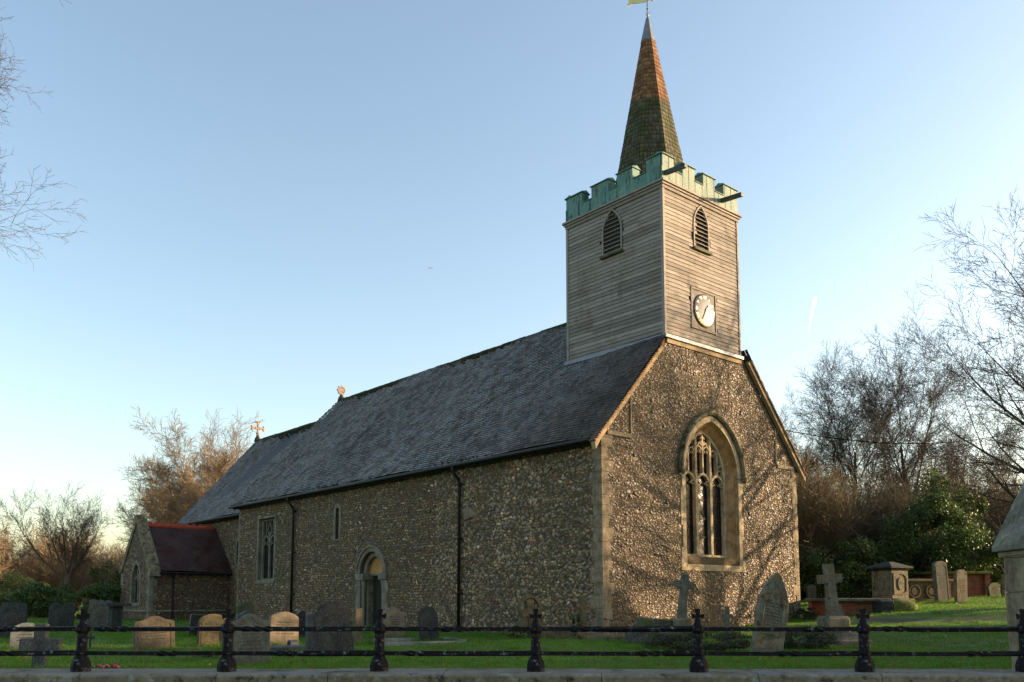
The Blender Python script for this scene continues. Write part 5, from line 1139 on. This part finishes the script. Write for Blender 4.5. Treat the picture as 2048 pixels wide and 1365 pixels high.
def grow(seed, H, r0, stems, levels, base_spread=0, lean=(0, 0), rmin=.008):
    """levels: list of dicts n, len, ang, t0, t1, seg, sides, up, wob. Returns list of (V, F) per level and all polylines"""
    rg = np.random.default_rng(seed); out = []; lines = []
    P0 = np.stack([rg.normal(0, base_spread, stems), rg.normal(0, base_spread, stems), np.full(stems, -.3)], 1) if stems > 1 else np.array([[0, 0, -.3]])
    D0 = unit(np.stack([rg.normal(lean[0], .22 if stems > 1 else .02, stems), rg.normal(lean[1], .22 if stems > 1 else .02, stems), np.ones(stems)], 1))
    L0 = H * rg.uniform(.75, 1, stems) if stems > 1 else np.array([H]); R0 = np.full(stems, r0) * (rg.uniform(.6, 1, stems) if stems > 1 else 1)
    for li, lv in enumerate(levels):
        if li:
            n = len(Pp); m_ = lv['n']; t = (np.arange(m_)[None] + rg.random((n, m_))) / m_ * (lv['t1'] - lv['t0']) + lv['t0']; t = np.clip(t, 0, .999)
            k = Pp.shape[1] - 1; f = t * k; i0 = f.astype(int); fr = (f - i0)[..., None]; ix = np.arange(n)[:, None]
            st = Pp[ix, i0] * (1 - fr) + Pp[ix, i0 + 1] * fr; tg = unit(Pp[ix, i0 + 1] - Pp[ix, i0]); rr = Rp[ix, i0] * (1 - fr[..., 0]) + Rp[ix, i0 + 1] * fr[..., 0]
            az = (np.arange(m_)[None] * 2.4 + rg.random((n, 1)) * 6.28 + rg.normal(0, .5, (n, m_)))[..., None]
            ref = np.where(np.abs(tg[..., 2:3]) < .9, np.array([0, 0, 1.]), np.array([1., 0, 0])); U = unit(np.cross(tg, ref)); W2 = np.cross(tg, U)
            an = np.radians(rg.normal(lv['ang'], lv.get('angs', 9), (n, m_)))[..., None]
            d = tg * np.cos(an) + (U * np.cos(az) + W2 * np.sin(az)) * np.sin(an)
            ln = Lp[:, None] * lv['len'] * rg.uniform(.65, 1.15, (n, m_)) * (1 - lv.get('taper', .05) * (t - lv['t0']) / max(.01, lv['t1'] - lv['t0']))
            P0 = st.reshape(-1, 3); D0 = d.reshape(-1, 3); L0 = ln.ravel(); R0 = np.maximum(rr.ravel() * lv.get('r', .6), rmin)
        k = lv['seg']; n = len(P0); P = np.empty((n, k + 1, 3)); P[:, 0] = P0; d = D0
        for j in range(k):
            P[:, j + 1] = P[:, j] + d * (L0 / k)[:, None]; d = unit(d + rg.normal(0, lv['wob'], (n, 3)) + np.array([0, 0, lv['up']]))
        tt = np.linspace(0, 1, k + 1)[None]; Rr = np.maximum(R0[:, None] * (1 - tt * lv.get('rt', .75)), rmin * .7)
        out.append(tubes(P, Rr, lv['sides'])); lines.append(P); Pp, Rp, Lp = P, Rr, L0
    return out, lines
def merge(parts):
    o = 0; V = []; F_ = []
    for a_, b_ in parts: V.append(a_); F_.append(b_ + o); o += len(a_)
    return np.concatenate(V), np.concatenate(F_)
def leaves(C, size, rg, aspect=.6, curl=0):
    n = len(C); a_ = unit(rg.normal(0, 1, (n, 3))); b_ = unit(np.cross(a_, rg.normal(0, 1, (n, 3)))); s_ = (size * rg.uniform(.6, 1.3, n))[:, None]
    V = np.stack([C - a_ * s_, C + b_ * s_ * aspect, C + a_ * s_, C - b_ * s_ * aspect], 1).reshape(-1, 3); return V, np.arange(n * 4).reshape(n, 4)
def bare_tree(name, label, cat, x, y, seed, H, r0, levels, mat, twig, stems=1, spread=0, lean=(0, 0), rz=0, group=None, rmin=.008, split=2, dz=0):
    o = thing(name, label, cat, (x, y, gz(x, y) + dz), rz, group)
    out, lines = grow(seed, H, r0, stems, levels, spread, lean, rmin)
    V, F_ = merge(out[:split]); np_mesh('trunk', V, F_, M[mat], o, True); V, F_ = merge(out[split:]); np_mesh('crown', V, F_, M[twig], o)
    return o, lines
def dup(root, loc, rz, sc_=1, label=None, group=None):
    r = root.copy(); col.objects.link(r); r.location = loc; r.rotation_euler = (0, 0, rz); r.scale = (sc_, sc_, sc_ * rnd.uniform(.92, 1.08))
    if label: r['label'] = label
    if group: r['group'] = group
    for c_ in list(root.children): d = c_.copy(); col.objects.link(d); d.parent = r
    return r
def LV(n, len_, ang, t0, t1, seg, sides, up, wob, **k): return dict(n=n, len=len_, ang=ang, t0=t0, t1=t1, seg=seg, sides=sides, up=up, wob=wob, **k)

# standing bare tree at the left
bare_tree('bare_tree', 'bare vase-shaped tree standing alone at the left, forking low', 'tree', -24.4, 48, 12, 2.7, .20,
    [LV(1, 1, 0, 0, 1, 4, 8, .02, .03, rt=.30), LV(7, 1.55, 32, .72, 1, 8, 6, .055, .07, r=.50, taper=.1, rt=.88), LV(7, .50, 34, .15, 1, 6, 5, .05, .07, r=.5, rt=.8), LV(8, .54, 34, .1, 1, 4, 3, .05, .08, r=.5), LV(6, .56, 34, .1, 1, 3, 3, .04, .09), LV(4, .55, 34, .2, 1, 2, 3, .03, .10)], 'bark', 'bark', rmin=.006)
DOME = lambda n1, a1, w1: [LV(1, 1, 0, 0, 1, 8, 8, .0, .04, rt=.75), LV(n1, w1, a1, .16, 1, 9, 5, .05, .05, r=.42, taper=.10, rt=.85), LV(10, .38, 32, .18, 1, 5, 4, .05, .07, r=.62, rt=.8), LV(8, .54, 34, .1, 1, 4, 3, .04, .08, r=.62), LV(5, .58, 34, .05, 1, 3, 3, .02, .10), LV(4, .62, 36, .1, 1, 2, 3, .01, .10)]
# great crown behind the chancel
bare_tree('bare_tree', 'large sunlit russet bare tree rising behind the chancel roof', 'tree', -22.4, 62, 33, 8.0, .36, DOME(36, 56, .80), 'bark_red', 'bark_red', rmin=.011)
bare_tree('bare_tree', 'smaller golden bare tree tucked between the russet tree and the chancel', 'tree', -18.2, 57, 37, 6.0, .22, DOME(14, 40, .70), 'bark_red', 'bark_red', rmin=.011)
_ct = [o for o in col.objects if o.get('label', '').startswith('large sunlit russet')][0]
dup(_ct, (-19.0, 64, gz(-19.0, 64)), 2.2, .86, 'russet bare tree half hidden behind the chancel ridge')
# pair of sycamores at the right
s1, ln1 = bare_tree('bare_tree', 'tall bare tree with ivy up its stem, left one of the pair beyond the cable', 'tree', 20.4, 50, 21, 8.8, .27, DOME(13, 34, .74), 'bark_dark', 'bark_dark', rmin=.008)
s2, ln2 = bare_tree('bare_tree', 'tall bare upswept tree, right one of the pair beyond the cable', 'tree', 24.2, 52, 22, 9.4, .27, DOME(13, 32, .72), 'bark_dark', 'bark_dark', rmin=.008)
dup(s2, (18.2, 56, gz(18.2, 56)), 2.0, .72, 'lower bare tree beside the church gable, left of the tall pair')
dup(s1, (30.4, 58, gz(30.4, 58)), 4.0, .80, 'bare tree behind the evergreen, between the tall pair and the big right tree')
# big tree reaching in from the right
bare_tree('bare_tree', 'big dark bare tree reaching its long branches in from the right edge', 'tree', 19.9, 29, 45, 9.4, .38,
    [LV(1, 1, 0, 0, 1, 8, 10, .0, .03, rt=.80), LV(20, .80, 54, .08, 1, 9, 6, .05, .05, r=.42, taper=.40, rt=.88), LV(9, .42, 34, .15, 1, 6, 4, .05, .07, r=.6, rt=.8), LV(7, .52, 34, .1, 1, 4, 3, .04, .08, r=.5), LV(5, .58, 32, .1, 1, 3, 3, .03, .09), LV(3, .6, 32, .2, 1, 2, 3, .03, .09)], 'bark_dark', 'bark_dark', rmin=.0065)
# tree reaching in from the left
bare_tree('bare_tree', 'pale sunlit bare tree whose twigs reach in from the top left edge', 'tree', -13.75, 14.5, 52, 12.0, .28,
    [LV(1, 1, 0, 0, 1, 8, 10, .0, .03, rt=.7), LV(34, .40, 62, .40, 1, 7, 6, .05, .08, r=.40, taper=.25, rt=.85), LV(7, .45, 38, .2, 1, 5, 4, .05, .10, r=.5, rt=.8), LV(8, .5, 38, .1, 1, 4, 3, .03, .11, r=.55), LV(6, .5, 38, .1, 1, 3, 3, .02, .12), LV(3, .5, 38, .2, 1, 2, 3, .02, .12)], 'bark_tan', 'bark_tan', rmin=.0035)

# russet wood at the far left, thickets at the right
TH = [LV(1, 1, 0, 0, 1, 5, 4, .02, .10, rt=.7), LV(8, .55, 28, .15, 1, 4, 3, .06, .12, r=.5), LV(8, .55, 32, .1, 1, 3, 3, .05, .14, r=.6), LV(7, .55, 36, .1, 1, 2, 3, .04, .16)]
WOODS = [(-52, 84), (-47.5, 80), (-43.5, 86), (-41, 78), (-37.5, 82), (-34, 79), (-31.5, 86), (-28.5, 80), (-49, 92), (-39, 95), (-45, 72), (-33, 92), (-26, 88), (-53, 74), (-24.5, 78)]
wp = None
for i, (x, y) in enumerate(WOODS):
    lab = 'russet bare tree in the wood along the left horizon'
    if wp is None: wp, _ = bare_tree('woodland_tree', lab, 'tree', x, y, 61, 5.2, .12, TH, 'bark_red', 'bark_red', stems=14, spread=.8, group='russet trees of the left wood', rmin=.016, split=1)
    else: dup(wp, (x, y, gz(x, y)), rnd.uniform(0, 6.3), rnd.uniform(.8, 1.12), lab, 'russet trees of the left wood')
tp = None
TL_ = {12: 'brown thicket nearest the church gable corner', 0: 'brown thicket behind the pedestal monument', 4: 'brown thicket between the dark evergreens and the gate pier'}
for i, (x, y) in enumerate([(15.2, 44), (17.2, 47), (19.5, 45), (21.8, 47), (24.2, 44), (26.5, 47), (14.0, 50), (28.6, 44), (30, 50), (17, 53), (22.5, 55), (26.8, 54), (13.2, 41), (31.5, 46)]):
    lab = 'brown bramble thicket tangled under the bare trees at the right' if i not in TL_ else TL_[i]
    if tp is None: tp, _ = bare_tree('thicket', lab, 'thicket', x, y, 71, 4.9, .07, TH, 'twig_brown', 'twig_brown', stems=18, spread=.9, group='brown thickets at the right', rmin=.010, split=1)
    else: dup(tp, (x, y, gz(x, y)), rnd.uniform(0, 6.3), rnd.uniform(.7, 1.15), lab, 'brown thickets at the right')

def bush(name, label, cat, x, y, dims, nleaf, lsize, mat, seed, clumps=40, stemmat='bark_dark', dz=0, group=None, zc=.5, tr=.30):
    o = thing(name, label, cat, (x, y, gz(x, y) + dz), 0, group); rg = np.random.default_rng(seed); dx, dy, H = dims
    c_ = unit(rg.normal(0, 1, (clumps, 3))) * rg.uniform(.35, 1, (clumps, 1)) ** .5; c_ = c_ * np.array([dx, dy, H / 2]) + np.array([0, 0, H * zc]); c_[:, 2] = np.maximum(c_[:, 2], .12 * H * rg.random(clumps))
    k = rg.integers(0, clumps, nleaf); sz = rg.uniform(.5, 1.3, clumps)[k][:, None]
    C = c_[k] + unit(rg.normal(0, 1, (nleaf, 3))) * rg.random((nleaf, 1)) ** .4 * sz * np.array([dx, dy, H / 2]) * tr; C[:, 2] = np.maximum(C[:, 2], .0)
    V, F_ = leaves(C, lsize, rg); np_mesh('foliage', V, F_, M[mat], o)
    P = np.stack([np.linspace(np.array([rg.normal(0, .1 * dx), rg.normal(0, .1 * dy), -.1]), p, 4) for p in c_[: min(clumps, 24)]]); P[:, 1:3] += rg.normal(0, .04 * H, (len(P), 2, 3))
    V, F_ = tubes(P, np.tile(np.linspace(.012 * H + .008, .004, 4), (len(P), 1)), 4); np_mesh('stem', V, F_, M[stemmat], o); return o
bush('evergreen_tree', 'dark glossy evergreen tree, the largest green mass at the right', 'tree', 18.6, 39, (2.1, 1.9, 4.6), 30000, .06, 'leaf_dark', 81, 90, tr=.24)
bush('evergreen_tree', 'green evergreen with a leaning top, right behind the largest one', 'tree', 20.4, 40.5, (1.7, 1.4, 5.9), 13000, .06, 'leaf_holly', 82, 46, tr=.24)
bush('evergreen_tree', 'dark evergreen at the far right partly behind the gate pier', 'tree', 23.4, 40, (2.3, 2, 3.6), 20000, .06, 'leaf_dark', 83, 60, tr=.24)
bush('shrub', 'low yellow-green shrub behind the roundel chest tomb', 'shrub', 17.8, 41, (3.2, 1.2, 2.8), 14000, .07, 'leaf_holly', 84, 50)
bush('shrub', 'ivy mass behind the pedestal monument, at the foot of the tall bare tree', 'shrub', 14.6, 38.5, (1.7, 1.2, 2.6), 12000, .06, 'leaf_holly', 85, 40)
bush('shrub', 'dark ivy shrub just beyond the church corner', 'shrub', 13.0, 40, (1.2, 1.2, 2.4), 9000, .06, 'leaf_dark', 86, 36)
bush('shrub', 'low prickly dark shrub spreading left of the lichened pointed headstone', 'shrub', 4.15, 19.6, (1.15, .5, .46), 9000, .022, 'leaf_low', 87, 60)
bush('shrub', 'low prickly dark shrub spreading right of the lichened pointed headstone', 'shrub', 6.5, 20.0, (.95, .5, .46), 7500, .022, 'leaf_low', 88, 50)
bush('shrub', 'dark laurel bush under the standing left tree', 'shrub', -24.2, 45.5, (1.6, 1.2, 1.9), 9000, .06, 'leaf_dark', 89, 36)
bush('shrub', 'low dark yew hedge running left from the standing tree', 'shrub', -28.2, 47, (3.0, 1.1, 1.15), 12000, .06, 'leaf_holly', 90, 50)
bush('shrub', 'dark laurel bush between the standing tree and the vestry', 'shrub', -20.6, 44, (1.5, 1.1, 1.7), 9000, .06, 'leaf_dark', 91, 36)
bush('shrub', 'yellow-green holly at the far left edge of the wood', 'shrub', -31.5, 56, (1.8, 1.4, 2.6), 8000, .06, 'leaf_yellow', 92, 36)
bush('shrub', 'lit green holly behind the standing left tree', 'shrub', -22.8, 50, (1.5, 1.1, 3.0), 7000, .06, 'leaf_holly', 93, 30)
bush('shrub', 'small ivy tuft at the right foot of the west wall', 'shrub', 9.75, 29.3, (.4, .3, .4), 2200, .03, 'leaf_low', 94, 14)
bush('flower_pot', 'clump of dark foliage at the foot of the ring-headed cross', 'plant', .15, 22.4, (.28, .2, .35), 1500, .03, 'leaf_yellow', 95, 12)
bush('wreath', 'dark green wreath hung against the slim pale cross', 'wreath', 1.63, 22.1, (.14, .1, .62), 1500, .025, 'leaf_dark', 96, 14)
def ivy(tree, lines, n, z0, z1, rad, seed):
    rg = np.random.default_rng(seed); P = lines[0][0]; t = rg.random(n) ** 1.2; z = z0 + (z1 - z0) * t
    c_ = np.stack([np.interp(z, P[:, 2], P[:, 0]), np.interp(z, P[:, 2], P[:, 1]), z], 1); C = c_ + unit(rg.normal(0, 1, (n, 3))) * rad * (1.15 - t[:, None] * .7) * rg.random((n, 1)) ** .4 * (1 + .4 * np.sin(z * 3 + 1)[:, None])
    V, F_ = leaves(C, .06, rg); np_mesh('ivy', V, F_, M['leaf_holly'], tree)
ivy(s1, ln1, 9000, 0, 6.2, .55, 5); ivy(s2, ln2, 4000, 0, 3.4, .5, 6)
# unseen evergreens added outside the right edge to keep the lawn in shade
for i, (x, y, a_, b_, H) in enumerate([(16.5, 11.0, 2.2, 2.0, 6.6), (19.5, 15.0, 2.3, 2.2, 7.0), (21.6, 18.8, 2.4, 2.0, 7.0), (25.5, 13.5, 2.4, 2.2, 8.0), (23.4, 23.0, 2.2, 2.0, 7.0), (29, 19, 2.5, 2.4, 8.5), (27.5, 27.0, 2.5, 1.7, 5.0)]):
    bush('evergreen_tree', ['stocky yew nearest the road', 'second yew of the churchyard edge', 'third yew of the churchyard edge', 'yew set back by the road', 'fourth yew of the churchyard edge', 'tall yew behind the others', 'farthest yew of the churchyard edge'][i] + ', unseen, added at the right to shade the lawn', 'tree', x, y, (a_, b_, H), 9000, .16, 'leaf_dark', 100 + i, 50)

# grass blades, leaf litter
def scatter(n, seed, ymin, ymax, pw=1.6):
    rg = np.random.default_rng(seed); u = rg.random(n); y = (ymin ** (1 - pw) + u * (ymax ** (1 - pw) - ymin ** (1 - pw))) ** (1 / (1 - pw)); x = (rg.random(n) * 2 - 1) * (y * .66 + 2); 
    d = np.stack([x - CH[0], y - CH[1]], 1); lx = d @ np.array(U1); ly = d @ np.array(U2)
    k = ~((lx > .05) & (lx < WX - .05) & (ly > .05) & (ly < 33)) & ~((lx > -3.2) & (lx < .6) & (ly > 25.8) & (ly < 29.8)); return x[k], y[k], rg
x, y, rg = scatter(800000, 3, 11.5, 75, 1.35)
keep = np.abs(y - (27.3 - .12 * (x - 12) + 1.3 * np.exp(-(x - 9.5) / 1.5) * (x > 9.5))) > .35 + rg.normal(0, .08, len(x)); keep |= x < 9.3; x, y = x[keep], y[keep]
n = len(x); z = gh(x, y); cl = np.sin(x * 3.1 + np.sin(y * 2.3) * 2) * np.sin(y * 3.7 + np.sin(x * 1.9) * 2); h = rg.uniform(.025, .06, n) * (1 + .35 * cl) * (1 + np.clip((y - 20) / 60, 0, 1)); wd = .0032 * (y / 10) ** .8 + .0012
a_ = rg.random(n) * 6.28; b_ = rg.random(n) * 6.28; ln_ = rg.uniform(.1, .75, n) * h
B = np.stack([x, y, z - .005], 1); s_ = np.stack([np.cos(a_) * wd, np.sin(a_) * wd, np.zeros(n)], 1); T = B + np.stack([np.cos(b_) * ln_, np.sin(b_) * ln_, h], 1)
tag(np_mesh('grass', np.stack([B - s_, B + s_, T], 1).reshape(-1, 3), np.arange(n * 3).reshape(n, 3), M['blade']), 'short green churchyard grass touched with frost', 'grass', kind='stuff')
tx, ty, th_ = [], [], []
for o in list(col.objects):
    if o.get('category') in ('headstone', 'grave cross', 'tomb', 'chest tomb', 'kerb stone', 'monument', 'shrub', 'gate pier') and o.location.y < 42:
        k = 420; a_ = rg.random(k) * 6.28; r_ = .18 + abs(rg.normal(0, .16, k)) + (.5 if 'tomb' in o['category'] else 0) * abs(np.cos(a_ - o.rotation_euler[2])); tx.append(o.location.x + r_ * np.cos(a_) * 1.3); ty.append(o.location.y + r_ * np.sin(a_)); th_.append(rg.uniform(.05, .16, k))
for k, (q0, q1) in enumerate([((0, -.08), (9.6, -.08)), ((-.08, 0), (-.08, 23)), ((-3.4, 25.5), (.5, 25.5)), ((-3.4, 25.5), (-3.4, 30))]):
    n_ = 3500; t = rg.random(n_); P_ = [wor(q0[0] + (q1[0] - q0[0]) * a_ + rg.normal(0, .07) * (k > 0), q0[1] + (q1[1] - q0[1]) * a_ - abs(rg.normal(0, .1))) for a_ in t]; tx.append(np.array([p.x for p in P_])); ty.append(np.array([p.y for p in P_])); th_.append(rg.uniform(.04, .14, n_) * (.5 + .5 * np.sin(t * 60) ** 2))
cr = rg.uniform(0, 1, (420, 2)); cy_ = 12 + 26 * cr[:, 0] ** 1.4; cx_ = (cr[:, 1] * 2 - 1) * cy_ * .62
for a_, b_ in zip(cx_, cy_): k = 60; tx.append(a_ + rg.normal(0, .07, k)); ty.append(b_ + rg.normal(0, .07, k)); th_.append(rg.uniform(.04, .13, k))
x, y, h = np.concatenate(tx), np.concatenate(ty), np.concatenate(th_)
d_ = np.stack([x - CH[0], y - CH[1]], 1); lx = d_ @ np.array(U1); ly = d_ @ np.array(U2); k = ~((lx > .0) & (lx < WX) & (ly > .0) & (ly < 33)); x, y, h = x[k], y[k], h[k]
n = len(x); z = gh(x, y); a_ = rg.random(n) * 6.28; b_ = rg.random(n) * 6.28; ln_ = rg.uniform(.2, .9, n) * h; wd = .0045 + .0001 * y
B = np.stack([x, y, z - .005], 1); s_ = np.stack([np.cos(a_) * wd, np.sin(a_) * wd, np.zeros(n)], 1); T = B + np.stack([np.cos(b_) * ln_, np.sin(b_) * ln_, h], 1)
tag(np_mesh('long_grass', np.stack([B - s_, B + s_, T], 1).reshape(-1, 3), np.arange(n * 3).reshape(n, 3), M['blade']), 'longer tufts of grass left around the stones and walls', 'grass', kind='stuff')
x, y, rg = scatter(2600, 9, 11.5, 50); C = np.stack([x, y, gh(x, y) + .035], 1); V, F_ = leaves(C, .03, rg, .7)
x2 = rg.uniform(-30, -15, 3000); y2 = rg.uniform(44, 52, 3000); V2, F2 = leaves(np.stack([x2, y2, gh(x2, y2) + .04], 1), .07, rg, .7)
V, F_ = merge([(V, F_), (V2, F2)]); tag(np_mesh('fallen_leaves', V, F_, M['leaf_dead']), 'brown fallen leaves scattered over the lawn', 'leaves', kind='stuff')
# undergrowth closing the horizon behind the trees
def band(name, label, x0, x1, y0, y1, h, n, sz, mat, seed):
    rg = np.random.default_rng(seed); x = rg.uniform(x0, x1, n); y = rg.uniform(y0, y1, n); top = h * (.65 + .2 * np.sin(x * .35 + 1) + .12 * np.sin(x * 1.1)); z = gh(x, y) + top * rg.random(n) ** .8
    V, F_ = leaves(np.stack([x, y, z], 1), sz, rg, .18); return tag(np_mesh(name, V, F_, M[mat]), label, 'undergrowth', kind='stuff')
band('undergrowth', 'distant russet undergrowth along the left horizon', -95, -12, 96, 108, 6.5, 60000, .32, 'bark_red', 5)
band('undergrowth', 'brown undergrowth behind the thickets at the right', 14, 75, 58, 70, 6.5, 50000, .26, 'twig_brown', 6)

# posies
def posy(label, x, y, n, seed, spread=.12):
    o = placed('posy', label, 'flowers', x, y); rg = np.random.default_rng(seed); V, F_ = ico(1)
    C = rg.normal(0, 1, (n, 3)) * np.array([spread, spread * .5, .02]) + np.array([0, 0, .10]); s_ = rg.uniform(.02, .038, n)
    np_mesh('petals', ((V * (1 + rg.normal(0, .1, (len(V), 1))))[None] * s_[:, None, None] + C[:, None]).reshape(-1, 3), (F_[None] + (np.arange(n) * len(V))[:, None, None]).reshape(-1, 3), M['petal_red'], o)
    V, F_ = leaves(rg.normal(0, 1, (n * 25, 3)) * np.array([spread * 1.3, spread * .6, .03]) + np.array([0, 0, .06]), .03, rg); np_mesh('posy_leaves', V, F_, M['leaf_low'], o)
posy('pink and red flower posy on the grass just behind the wall, left', -6.52, 14.4, 7, 1, .17); posy('red flower posy before the brown round-topped headstone', -6.1, 17.5, 6, 2, .12); posy('single red poppy posy on the wreath of the slim cross', 1.66, 21.98, 3, 3, .03)

# overhead cable, aircraft and its trail
b = MB(); A_, B_ = wor(8.75, .1, 6.9), Vector((27.9, 41, 10.4)); pts = []
for i in range(25): t = i / 24; pts.append(A_ * (1 - t) + B_ * t - Vector((0, 0, 1.1 * 4 * t * (1 - t))))
b.tube(pts, .016, 5); tag(b.build('overhead_cable', simple('matt_black_cable', (.004, .004, .004), (.007, .007, .007), 4, 1, 0, spec=0)), 'thin black overhead cable running from the gable out to the right', 'cable')
pt_ = thing('utility_pole', 'dark wooden pole carrying the cable, hidden by the big right tree', 'pole', (27.9, 41, gz(27.9, 41)))
MB().lathe([(.15, -.3), (.11, 9.5)], 10).build('shaft', M['bark_dark'], pt_); MB().cbox(-.6, .6, -.05, .05, 8.9, 9.0, .01).build('crossarm', M['bark_dark'], pt_)
def airliner(label, loc, rot, s, mat):
    o = thing('airliner', label, 'aircraft', loc, rot=rot); b = MB(); mx = Matrix.Rotation(R(90), 4, 'Y')
    b.lathe([(.1, -17), (1.3, -14), (2, -8), (2, 8), (1.6, 13), (.3, 18)], 10, mx); b.build('fuselage', mat, o)
    for sg in (-1, 1):
        MB().prism([(3, 0), (-3, 0), (-8, sg * 17), (-6, sg * 17)] if sg > 0 else [(-3, 0), (3, 0), (-6, -17), (-8, -17)], [], lambda u, v, d: Vector((u, v, d)), -.3, .3).build('wing', mat, o)
        MB().prism([(-13, 0), (-16, 0), (-18, sg * 6), (-16.5, sg * 6)], [], lambda u, v, d: Vector((u, v, d)), .5, .8).build('tailplane', mat, o)
    MB().prism([(-12, 1), (-16, 1), (-18, 7), (-16.5, 7)], [], lambda u, v, d: Vector((u, d, v)), -.2, .2).build('tail_fin', mat, o); return o
airliner('tiny distant airliner in the clear sky left of the turret', (-615, 6400, 2490), (R(20), R(-8), R(20)), 1, simple('aircraft_paint', (.12, .12, .13), (.2, .2, .21), 1))
airliner('very distant airliner at the head of the short white trail', (3020, 8400, 2985), (0, R(-30), R(60)), .6, simple('pale_aircraft_paint', (.6, .6, .6), (.7, .7, .7), 1))
def trail_mat():
    m = MT('ice_crystal_trail', 1, 0); m.base((.95, .95, .95)); tl = m.node('ShaderNodeBsdfTranslucent'); ad = m.node('ShaderNodeAddShader'); m.nt.links.new(m.b.outputs[0], ad.inputs[0]); m.nt.links.new(tl.outputs[0], ad.inputs[1]); t = m.node('ShaderNodeBsdfTransparent'); mx = m.node('ShaderNodeMixShader')
    z = m.sep()[2]; f = m.math('MULTIPLY', m.mask(m.math('DIVIDE', m.math('ADD', z, 400), 400), 0, 1), .8); m.nt.links.new(f, mx.inputs[0]); m.nt.links.new(t.outputs[0], mx.inputs[1]); m.nt.links.new(ad.outputs[0], mx.inputs[2])
    m.nt.links.new(mx.outputs[0], [n for n in m.nt.nodes if n.type == 'OUTPUT_MATERIAL'][0].inputs[0]); m.b.inputs['Emission Color'].default_value = (1, 1, 1, 1); m.b.inputs['Emission Strength'].default_value = 0; return m.m
ct = thing('contrail', 'short white contrail high in the right of the sky', 'contrail', (3000, 8380, 2960))
MB().tube([(0, 0, 0), (-45, -20, -150), (-95, -40, -380)], [13, 10, 4], 8).build('vapour', trail_mat(), ct, True)
